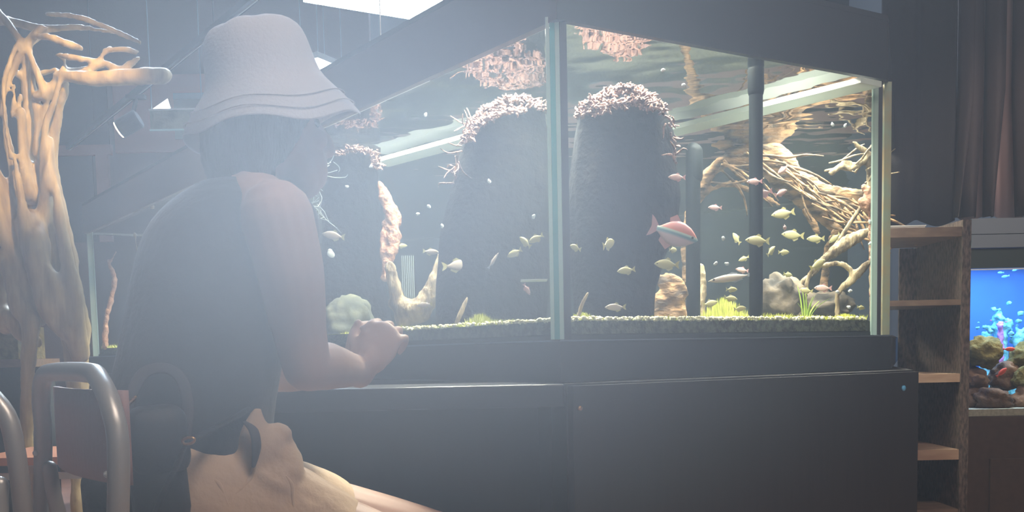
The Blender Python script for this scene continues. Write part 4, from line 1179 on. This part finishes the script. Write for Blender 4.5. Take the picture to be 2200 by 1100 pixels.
build('hood_band', B(((x0r + x1r) / 2, yr + 0.02, (z530 + z578) / 2), (x1r - x0r - .004, 0.02, z530 - z578 - 0.002)), M['dkgreen'], rf)
build('water_line', B(((x0r + x1r) / 2, yr + 0.012, z578 - 0.003), (x1r - x0r - .004, 0.006, 0.004)), M['paper'], rf)
build('backdrop', B(((x0r + x1r) / 2, yr + dpt, (zb_ + z530) / 2), (x1r - x0r, 0.01, z530 - zb_ - 0.02)), M['blueback'], rf)
build('side_pane', B((x0r - 0.002, yr + dpt / 2 + .003, (zb_ + z530) / 2), (0.006, dpt - 0.014, z530 - zb_ - 0.02)), M['blueback'], rf)
build('sand_bed', B(((x0r + x1r) / 2, yr + dpt / 2, zb_ - 0.004), (x1r - x0r - .01, dpt - .02, 0.024)), M['sand'], rf)
area('reef_light', V(((x0r + x1r) / 2, yr + 0.28, z530 - 0.02)), x1r - x0r, 0.35, 9, (0.35, 0.62, 1.0), (0, 0, 0), rf)
area('reef_front_light', V(((x0r + x1r) / 2, yr + 0.07, z578 - 0.01)), x1r - x0r, 0.04, 1.6, (1.0, 0.85, 0.6), (0, 0, 0), rf)
cbx = empty('reef_cabinet', V(((x0r + x1r) / 2, yr, 0)), 'brown laminate cabinet under the blue reef tank', 'cabinet')
build('carcass', B(((x0r + x1r) / 2 + .005, yr + dpt / 2, (zb_ - 0.018) / 2), (x1r - x0r + 0.01, dpt, zb_ - 0.018)), M['brown'], cbx)
xd = at(2118, 1000, yr).x; zd = at(2150, 985, yr).z
build('door', B(((xd + x1r) / 2 + .01, yr - 0.009, (0.04 + zd) / 2), (x1r - xd, 0.012, zd - 0.04)), M['brown'], cbx)
zs_ = zb_ + 0.0075
RK = [(2112, 756, 42, 34, 0.16, 'mossrock', 'olive mossy boulder on top of the rock pile in the reef tank', 1),
      (2135, 860, 40, 26, 0.09, 'reefrock', 'pale faceted rock lowest at the front of the reef tank', 2),
      (2090, 815, 32, 26, 0.17, 'reefrock', 'rust brown rock wedged under the mossy boulder', 3),
      (2162, 812, 42, 34, 0.2, 'reefrock', 'dark round rock behind the small red fish', 4),
      (2092, 860, 34, 26, 0.15, 'reefrock', 'dark rock at the glass next to the shelf unit', 5),
      (2205, 770, 36, 34, 0.2, 'mossrock', 'dark mossy rock at the frame edge of the reef tank', 6),
      (2206, 860, 36, 30, 0.12, 'reefrock', 'reddish rock low at the frame edge of the reef tank', 7),
      (2205, 815, 30, 30, 0.14, 'mossrock', 'olive rock between two others at the frame edge', 8)]
for px, py, rx, rz, dy, mt, lb, sd in RK:
    rock('rock', at(px, py, yr + dy), (pw(rx, yr), 0.055, pw(rz, yr)), M[mt], lb, 'rock', seed=sd * 3.1, amp=0.4, flatbase=zs_, group='rocks in the reef tank')
def coral(px, py, y, s, mt, lb, n, seed):
    rr = random.Random(seed); bm = bmesh.new(); c = at(px, py, y)
    for _ in range(n):
        p = c + V((rr.gauss(0, s), rr.gauss(0, s * 0.5), rr.gauss(0, s * 0.7)))
        r = rr.uniform(0.2, 0.45) * s
        ell(bm, p, (r, r, r * 0.7), seg=8)
    tube(bm, [V((c.x, c.y, zs_)), c], [s * 1.1, s * 0.6], seg=10, sub=2)
    o = build('coral', bm, mt, None, True); remesh(o, 0.006, 1, [(0.02, 0.02)]); tag(o, lb, 'coral', 'corals in the reef tank'); return o
coral(2150, 690, yr + 0.42, 0.035, M['coral'], 'turquoise coral mound rising above the mossy boulder', 30, 3)
coral(2120, 720, yr + 0.44, 0.03, M['coral'], 'low turquoise coral spread behind the mossy boulder', 24, 4)
coral(2190, 725, yr + 0.40, 0.032, M['coral'], 'turquoise coral at the frame edge of the reef tank', 24, 5)
coral(2150, 695, yr + 0.36, 0.016, M['pcoral'], 'small violet coral in the middle of the turquoise mound', 12, 6)
def small_fish(px, py, y, L, mt, lb, tilt=0, head=-1):
    bm = bmesh.new(); c = at(px, py, y); rot = Matrix.Rotation(-R(tilt) , 3, 'Y')
    rings = []
    for x, f in [(0.5, .1), (0.42, .5), (0.25, .9), (0.05, 1), (-0.15, .8), (-0.32, .3), (-0.38, .25), (-0.5, .7)]:
        rings.append([c + rot @ V((head * x * L, math.cos(a) * L * .09 * f, math.sin(a) * L * 0.2 * f)) for a in [2 * PI * k / 10 for k in range(10)]])
    loft(bm, rings); o = build('fish', bm, mt, None, True); tag(o, lb, 'fish', 'fish in the reef tank'); return o
small_fish(2150, 586, yr + .2, pw(14, yr), M['bluefish'], 'light blue fish in the reef tank, first of the top three')
small_fish(2160, 594, yr + .22, pw(18, yr), M['bluefish'], 'light blue fish in the reef tank, lowest of the top three', 10)
small_fish(2181, 580, yr + .2, pw(14, yr), M['bluefish'], 'light blue fish in the reef tank, nearest the frame edge', 15)
small_fish(2152, 800, yr + .045, pw(28, yr), M['redfish'], 'small bright red fish before the dark round rock', 40, 1)
small_fish(2168, 750, yr + .09, pw(26, yr), M['redfish'], 'dull red fish beside the mossy boulder', 0, 1)
# added warm spot, out of view, that brightens the satin curtain
spot('satin_fill_light', V((1.9, 2.3, 2.2)), V((1.75, 3.9, 1.25)), 60, (1.0, 0.78, 0.70), 34, 0.8, 0.1)
# ------------------------------------------------------------------ the seated person
F = V((0.85, 0.53, 0)).normalized(); S = V((F.y, -F.x, 0))    # facing, and the person's own right-hand side
UP = V((0, 0, 1))
pelvis = V((-0.52, 1.84, 0.505)); chest = at(462, 640, 1.86); upch = at(500, 520, 1.86); neckb = at(525, 430, 1.87)
head = at(566, 272, 1.875)
person = empty('person', V((pelvis.x, pelvis.y, 0)), 'person in pale bucket hat and black sleeveless top leaning on the counter', 'person')
shR = at(595, 470, 1.735); elR = V((-0.335, 1.795, 0.7315)); wrR = at(768, 786, 2.02); wrR.z = 0.722
shL = at(470, 500, 2.02); elL = V((-0.475, 2.02, 0.722)); wrL = at(738, 792, 2.10); wrL.z = 0.718
hipR = pelvis + S * 0.085 + V((0, 0, -0.0)); hipL = pelvis - S * 0.085
knR = V((-0.15, 1.82, 0.385)); knL = V((-0.16, 2.13, 0.385))
anR = V((-0.24, 1.80, 0.085)); anL = V((-0.24, 2.13, 0.085))
bm = bmesh.new()
# torso
tube(bm, [pelvis + V((0, 0, -0.02)), pelvis + V((0, 0, 0.10)) , chest, upch, neckb - V((0, 0, 0.05))], [0.115, 0.105, 0.115, 0.112, 0.07], seg=20)
tube(bm, [hipR - F * 0.02, hipL - F * 0.02], [0.095, 0.095], seg=16, sub=1)
tube(bm, [chest + S * 0.06, chest - S * 0.06], [0.10, 0.10], seg=16, sub=1)
tube(bm, [shR + V((0, 0, -0.005)), neckb + V((0, 0, 0.0)), shL + V((0, 0, -0.005))], [0.052, 0.058, 0.052], seg=16)
# neck and head
tube(bm, [neckb - V((0, 0, 0.03)), neckb + F * 0.015 + V((0, 0, 0.06)), head + V((0, 0, -0.05)) - F * 0.01], [0.06, 0.052, 0.056], seg=18)
hx, hu = F, (UP * 0.99 - F * 0.12).normalized()
hr = Matrix((hx, -S, hu)).transposed()
def H(f, s, u): return head + hr @ V((f, -s, u))
ell(bm, H(0.002, 0, 0.025), (0.092, 0.076, 0.084), hr, 24)
tube(bm, [H(0.035, 0, -0.02), H(0.062, 0, -0.07), H(0.060, 0, -0.088)], [0.062, 0.042, 0.03], seg=16)
tube(bm, [H(0.02, 0.045, -0.02), H(0.055, 0.02, -0.085)], [0.03, 0.022], seg=12, sub=1)
tube(bm, [H(0.02, -0.045, -0.02), H(0.055, -0.02, -0.085)], [0.03, 0.022], seg=12, sub=1)
tube(bm, [H(0.092, 0, 0.012), H(0.108, 0, -0.012), H(0.112, 0, -0.030)], [0.009, 0.012, 0.014], seg=12)     # nose
ell(bm, H(0.100, 0.011, -0.032), (0.010, 0.008, 0.007), hr, 10); ell(bm, H(0.100, -0.011, -0.032), (0.010, 0.008, 0.007), hr, 10)
ell(bm, H(0.094, 0, -0.052), (0.012, 0.022, 0.006), hr, 12); ell(bm, H(0.091, 0, -0.063), (0.011, 0.019, 0.007), hr, 12)   # lips
for s in (-1, 1):
    ell(bm, H(0.082, s * 0.030, 0.026), (0.016, 0.022, 0.008), hr, 12)     # brow ridge
    ell(bm, H(0.078, s * 0.034, -0.020), (0.020, 0.020, 0.018), hr, 12)   # cheek
    ell(bm, H(0.0, s * 0.080, -0.002), (0.017, 0.007, 0.030), hr, 12)     # ear
    ell(bm, H(-0.004, s * 0.082, -0.024), (0.009, 0.006, 0.010), hr, 10)
# arms
tube(bm, [shR + V((0, 0, 0.004)), shR.lerp(elR, 0.35) + S * 0.012, shR.lerp(elR, 0.75), elR], [0.058, 0.054, 0.044, 0.040], seg=16)
tube(bm, [elR, elR.lerp(wrR, 0.35) + V((0, 0, 0.004)), elR.lerp(wrR, 0.8), wrR], [0.040, 0.042, 0.032, 0.027], seg=16)
tube(bm, [shL, shL.lerp(elL, 0.35), shL.lerp(elL, 0.75), elL], [0.052, 0.050, 0.042, 0.038], seg=16)
tube(bm, [elL, elL.lerp(wrL, 0.4), wrL], [0.036, 0.038, 0.026], seg=16)
# hands: closed loosely round each other
def hand(w, fd, pn, thumb, curl, sc=1.0):
    """w wrist, fd finger direction, pn palm normal (the side the fingers curl to), thumb: side vector"""
    fd = fd.normalized(); pn = (pn - fd * pn.dot(fd)).normalized(); tb = thumb - fd * thumb.dot(fd) - pn * thumb.dot(pn); tb.normalize()
    pc = w + fd * 0.050 * sc
    rot = Matrix((fd, tb, pn)).transposed()
    ell(bm, pc, (0.048 * sc, 0.040 * sc, 0.017 * sc), rot, 16)
    tube(bm, [w - fd * 0.01, w + fd * 0.03 * sc], [0.026, 0.026], seg=12, sub=1)
    for i, (off, ln) in enumerate(((0.031, 0.070), (0.0105, 0.078), (-0.0100, 0.073), (-0.0300, 0.058))):
        b = w + fd * (0.086 - abs(off) * 0.25) * sc + tb * off * sc
        p = [b - fd * 0.02]; d = fd.copy(); L_ = ln * sc
        p.append(b)
        ang = 0
        for seg_, cr in ((0.45, curl[0]), (0.30, curl[1]), (0.25, curl[2])):
            ang += cr
            d = fd * math.cos(R(ang)) + pn * math.sin(R(ang))
            p.append(p[-1] + d * L_ * seg_)
        tube(bm, p, [0.0082, 0.0080, 0.0077, 0.0072, 0.0060], seg=10, sub=3)
    b = w + fd * 0.022 * sc + tb * 0.026 * sc
    q = b + (fd * 0.6 + tb * 0.7 + pn * 0.3).normalized() * 0.036 * sc
    r_ = q + (fd * 0.8 + tb * 0.1 + pn * 0.6).normalized() * 0.030 * sc
    tube(bm, [b - fd * 0.01, b, q, r_, r_ + (fd * 0.5 - tb * 0.2 + pn * 0.7).normalized() * 0.022 * sc], [0.013, 0.0125, 0.0105, 0.0098, 0.0078], seg=10, sub=3)
fdR = V((0.16, 0.10, 0.95)).normalized() * 1.0
hand(wrR + V((0.008, 0.008, 0.0)), V((0.50, 0.10, 0.80)), V((0.30, 0.90, 0.05)), V((-0.8, 0.1, 0.5)), (66, 70, 45), 1.05)
hand(wrL, V((0.70, -0.20, 0.35)), V((0.1, -0.75, 0.45)), V((0, 0.3, 1)), (40, 55, 40), 1.0)
# legs
tube(bm, [hipR, hipR.lerp(knR, 0.5) + V((0, 0, 0.008)), knR], [0.086, 0.072, 0.056], seg=18)
tube(bm, [hipL, hipL.lerp(knL, 0.5) + V((0, 0, 0.008)), knL], [0.086, 0.072, 0.056], seg=18)
for k, a in ((knR, anR), (knL, anL)):
    tube(bm, [k, k.lerp(a, 0.3) - F * 0.02, k.lerp(a, 0.75), a], [0.056, 0.056, 0.038, 0.034], seg=16)
body = build('body', bm, M['skin'], person)
remesh(body, 0.0040, 4, None, 0.5)
# shoes
for a, nm in ((anR, 0), (anL, 1)):
    d = V((0.97, 0.22, 0)).normalized(); b2 = bmesh.new()
    tube(b2, [V((a.x, a.y, 0.045)) - d * 0.05, V((a.x, a.y, 0.052)) + d * 0.03, V((a.x, a.y, 0.042)) + d * 0.12, V((a.x, a.y, 0.034)) + d * 0.17], [0.042, 0.045, 0.038, 0.028], seg=16, flat=0.85)
    tube(b2, [V((a.x, a.y, 0.05)), V((a.x, a.y, 0.10))], [0.042, 0.044], seg=16, sub=1)
    for v in b2.verts: v.co.z = max(v.co.z, 0.001)
    o = build('shoe', b2, M['bagm'], person, True)
# eyes
for s in (-1, 1):
    b2 = bmesh.new(); ell(b2, H(0.0785, s * 0.030, 0.008), (0.011, 0.0125, 0.010), hr, 14); build('eye', b2, M['eye'], person, True)
# hair
b2 = bmesh.new()
ell(b2, H(0.000, 0, 0.016), (0.088, 0.079, 0.074), hr, 24)
tube(b2, [H(-0.055, 0, 0.0), H(-0.070, 0, -0.06), H(-0.068, 0, -0.11)], [0.070, 0.062, 0.040], seg=18, flat=0.7)
for s in (-1, 1):
    tube(b2, [H(0.028, s * 0.070, 0.03), H(0.010, s * 0.076, -0.02), H(-0.010, s * 0.070, -0.06)], [0.020, 0.024, 0.014], seg=10)
    tube(b2, [H(-0.03, s * 0.062, 0.0), H(-0.04, s * 0.062, -0.06), H(-0.035, s * 0.055, -0.105)], [0.034, 0.032, 0.018], seg=12)
o = build('hair', b2, M['hair'], person); remesh(o, 0.006, 2, [(0.006, 0.02)])
# black sleeveless top: loose loft, hem flaring over the hips
def ring(c, a, b, ax=0, n=40, wob=0.0, seed=0, tiltz=0.0):
    out = []
    for k in range(n):
        t = 2 * PI * k / n
        w1 = 1 + wob * (math.sin(5 * t + seed) * 0.5 + math.sin(9 * t + seed * 2) * 0.35)
        p = c + S * (math.cos(t) * a * w1) + F * (math.sin(t) * b * w1 + ax)
        p.z += tiltz * math.sin(t)
        out.append(p)
    return out
cx = lambda px, py, y=1.86: at(px, py, y)
b2 = bmesh.new()
rings = [ring(cx(392, 1012), 0.205, 0.142, wob=0.06, seed=1), ring(cx(392, 960), 0.198, 0.142, wob=0.05, seed=1.1), ring(cx(400, 900), 0.188, 0.138, wob=0.04, seed=1.3), ring(cx(416, 820), 0.178, 0.136, wob=0.03, seed=1.6),
         ring(cx(436, 730), 0.172, 0.134, wob=0.025, seed=2), ring(cx(454, 640), 0.172, 0.134, wob=0.015, seed=2.3), ring(cx(484, 560), 0.166, 0.146, wob=0.01), ring(cx(502, 500), 0.156, 0.146), ring(cx(514, 455), 0.142, 0.130), ring(cx(520, 425), 0.115, 0.108), ring(cx(524, 402), 0.080, 0.082), ring(cx(524, 385), 0.066, 0.062)]
loft(b2, rings, cap=True)
top = build('sleeveless_top', b2, M['black'], person, True)
md = top.modifiers.new('sub', 'SUBSURF'); md.levels = 1; md.render_levels = 1
# rolled armhole edge and strap highlight
b2 = bmesh.new()
ac = shR + V((-0.012, 0.028, -0.035)); rr_ = []
for k in range(25):
    t = 2 * PI * k / 24
    rr_.append(ac + F * (math.sin(t) * 0.068) + UP * (math.cos(t) * 0.092) + S * (-0.010 - 0.020 * math.cos(t)))
tube(b2, rr_, 0.007, seg=8, sub=2, round_ends=False)
build('armhole_edge', b2, M['black'], person, True)
# shorts
b2 = bmesh.new()
tube(b2, [pelvis + S * 0.09 - F * 0.04 + V((0, 0, 0.02)), hipR.lerp(knR, 0.25) + V((0, 0, 0.012)), hipR.lerp(knR, 0.46) + V((0, 0, 0.004))], [0.104, 0.096, 0.090], seg=24)
tube(b2, [pelvis - S * 0.09 - F * 0.04 + V((0, 0, 0.02)), hipL.lerp(knL, 0.25) + V((0, 0, 0.012)), hipL.lerp(knL, 0.46) + V((0, 0, 0.0))], [0.104, 0.096, 0.088], seg=24)
tube(b2, [pelvis + V((0, 0, 0.05)), pelvis + V((0, 0, 0.00)) + F * 0.01], [0.11, 0.115], seg=24)
# gathered fold standing up at the lap
fa = [at(532, 905, 1.72), at(553, 884, 1.72), at(590, 930, 1.73), at(618, 965, 1.74)]
tube(b2, [at(545, 985, 1.74), at(548, 930, 1.73), at(553, 884, 1.73)], [0.035, 0.020, 0.006], seg=14)
tube(b2, [at(560, 1000, 1.75), at(580, 955, 1.745), at(598, 938, 1.75)], [0.055, 0.038, 0.022], seg=14)
tube(b2, [at(590, 1030, 1.75), at(612, 990, 1.755), at(614, 968, 1.76)], [0.060, 0.036, 0.022], seg=14)
o = build('shorts', b2, M['beige'], person); remesh(o, 0.006, 3, [(0.026, 0.16)])
for fp in ([(440, 1018), (470, 1040), (490, 1085)], [(505, 1062), (535, 1030), (552, 985)], [(600, 1010), (625, 1040), (630, 1090)]):
    b2 = bmesh.new(); dg = bpy.context.evaluated_depsgraph_get(); dg.update(); pts = []
    for (fx, fy_) in fp:
        d_ = ray(fx, fy_).normalized(); ok, loc, *_r = o.evaluated_get(dg).ray_cast(person.matrix_basis.inverted() @ EYE, d_)
        if ok: pts.append(person.matrix_basis @ loc + d_ * 0.002)
    if len(pts) > 1: tube(b2, pts, [0.002] + [0.0042] * (len(pts) - 2) + [0.002], seg=8, sub=5); build('fold', b2, M['beige'], o, True)
    else: b2.free()
b2 = bmesh.new()
tube(b2, [at(527, 908, 1.70), at(545, 926, 1.688), at(551, 960, 1.682), at(545, 1000, 1.684)], [0.004, 0.009, 0.009, 0.004], seg=8, flat=0.6)
build('belt_loop', b2, M['strap'], person, True)
# bucket hat
HS = 0.85
HC = head + UP * 0.056 + F * 0.008
rise = R(12)
hu2 = (UP * math.cos(rise) - (F) * math.sin(rise)).normalized(); hf2 = (F * math.cos(rise) + UP * math.sin(rise)).normalized()
hm = Matrix((hf2, -S, hu2)).transposed()
prof = [(0.172, -0.066), (0.160, -0.048), (0.145, -0.026), (0.128, -0.004), (0.113, 0.016), (0.106, 0.035), (0.103, 0.065), (0.099, 0.095), (0.090, 0.118), (0.074, 0.130), (0.045, 0.137), (0.012, 0.139)]
n = 64; vr = []
b2 = bmesh.new()
for (r, z) in prof:
    rr_ = []
    for k in range(n):
        a = 2 * PI * k / n
        fl = max(0, (0.02 - z) / 0.086)
        wv = 1 + 0.035 * math.sin(3 * a + 0.6) * fl
        zz = z + (0.012 * math.sin(2 * a + 1.0) + 0.008 * math.sin(5 * a)) * fl + 0.006 * noise.noise(V((math.cos(a) * 2, math.sin(a) * 2, z * 20)))
        dent = 1 - 0.05 * max(0, noise.noise(V((math.cos(a) * 1.5, math.sin(a) * 1.5, 4)))) * (z > 0.05)
        rx = r * wv * dent
        rr_.append(b2.verts.new(HC + hm @ (V((math.cos(a) * rx * 1.05, math.sin(a) * rx, zz)) * HS)))
    vr.append(rr_)
for a, b in zip(vr, vr[1:]):
    for k in range(n): b2.faces.new((a[k], a[(k + 1) % n], b[(k + 1) % n], b[k]))
b2.faces.new(vr[-1])
hat = build('bucket_hat', b2, M['hat'], person, True)
md = hat.modifiers.new('cloth', 'SOLIDIFY'); md.thickness = 0.004
md = hat.modifiers.new('sub', 'SUBSURF'); md.levels = 1; md.render_levels = 1
# stitched seams on the brim
for f in (0.3, 0.65):
    b2 = bmesh.new(); r = 0.172 - 0.044 * f; z = -0.066 + 0.062 * f
    pts = []
    for k in range(49):
        a = 2 * PI * k / 48; fl = max(0, (0.02 - z) / 0.086); rx = (r + 0.0035) * (1 + 0.035 * math.sin(3 * a + 0.6) * fl)
        zz = z + (0.012 * math.sin(2 * a + 1.0) + 0.008 * math.sin(5 * a)) * fl + 0.002
        pts.append(HC + hm @ (V((math.cos(a) * rx * 1.05, math.sin(a) * rx, zz)) * HS))
    tube(b2, pts, 0.0012, seg=5, sub=1, round_ends=False)
    build('brim_seam', b2, M['hat'], hat, True)
# bracelet-thin details: none shown
# shoulder bag hanging at the hip
yb2 = 1.60
bg = empty('shoulder_bag', at(345, 1000, yb2), 'black shoulder bag with a brass buckle hanging at the hip', 'bag')
b2 = bmesh.new()
c = at(338, 1010, yb2)
box(b2, c, (pw(120, yb2), 0.07, pw(250, yb2)), Matrix.Rotation(0.5, 3, 'Z') @ Matrix.Rotation(R(-4), 3, 'Y'))
bevel(b2, 0.028, 4)
o = build('bag_body', b2, M['bagm'], bg, True)
b2 = bmesh.new()
box(b2, c + V((0.004, -0.006, 0.045)), (pw(126, yb2), 0.078, pw(150, yb2)), Matrix.Rotation(0.5, 3, 'Z') @ Matrix.Rotation(R(-4), 3, 'Y')); bevel(b2, 0.025, 4)
build('flap', b2, M['bagm'], bg, True)
build('strap', T([at(398, 945, 1.60), at(404, 880, 1.62), at(392, 820, 1.66), at(360, 792, 1.68), at(310, 800, 1.66), at(282, 850, 1.62), at(275, 900, 1.60)], 0.009, seg=8, flat=0.35), M['strap'], bg, True)
build('strap', T([at(404, 948, 1.585), at(450, 925, 1.66), at(500, 900, 1.70), at(530, 880, 1.73)], 0.008, seg=8, flat=0.4), M['bagm'], bg, True)
build('strap', T([at(400, 950, 1.58), at(375, 1010, 1.56), at(350, 1060, 1.55), at(330, 1110, 1.55)], 0.007, seg=8, flat=0.4), M['bagm'], bg, True)
b2 = bmesh.new()
tube(b2, [at(392, 946, 1.575), at(404, 940, 1.572), at(418, 943, 1.572), at(412, 952, 1.572), at(396, 954, 1.575), at(392, 946, 1.575)], 0.0022, seg=7, sub=3)
build('buckle', b2, M['brass'], bg, True)
b2 = bmesh.new()
for i in range(6):
    p = at(262 + i * 5, 884 - i * 5, 1.58); tube(b2, [p, p + V((0.003, 0, 0.004))], 0.002, seg=6, sub=1)
build('chain', b2, M['brass'], bg, True)
# dark soft bag standing on the chair seat behind the back panel
b2 = bmesh.new(); c = V((-0.605, 1.70, 0.53))
bmesh.ops.create_icosphere(b2, subdivisions=4, radius=1)
for v in b2.verts:
    p = v.co
    f = 1 + 0.12 * noise.noise(p * 1.7)
    q = V([math.copysign(abs(x) ** 0.6, x) for x in p]) * f
    v.co = c + V((0, 0, 0)) + V((q.x * 0.062, q.y * 0.06, q.z * 0.066))
    v.co.z = max(v.co.z, 0.4615)
o = build('cushion', b2, M['bagm'], None, True); tag(o, 'soft black cushion on the seat behind the rose brown chair back', 'cushion')
# added fill: an unseen warm panel over the viewer's side
gl = [V((0.1, 0.2, 3.0)), V((1.3, 0.2, 3.0)), V((1.3, 0.8, 3.0)), V((0.1, 0.8, 3.0))]
panel_light(gl, 3.0, 'added unseen warm fill panel above the near side of the room', 'hanging light panels', True, 'lampfill')

# added bodies, out of view, for the spots on the bench and satin curtain
for (c_, tg_, lb_) in ((V((-1.9, 3.0, 1.9)), V((-1.5, 3.2, 0.0)), 'added unseen spotlight body over the copper edged bench'), (V((1.9, 2.3, 2.2)), V((1.75, 3.9, 1.25)), 'added unseen fill spotlight body facing the rose satin curtain')):
    d_ = (tg_ - c_).normalized(); rt = d_.to_track_quat('Z', 'Y').to_matrix()
    t = empty('spotlight', c_, lb_, 'spotlight')
    bm = bmesh.new(); lathe(bm, [(0.060, -0.16), (0.066, -0.15), (0.066, -0.06), (0.060, -0.06)], c_, 24, rt); build('barrel', bm, M['blackm'], t)
    build('stem', T([c_ - d_ * 0.10, V((c_.x - d_.x * .1, c_.y - d_.y * .1, ZC))], 0.010, seg=8, sub=1), M['blackm'], t)
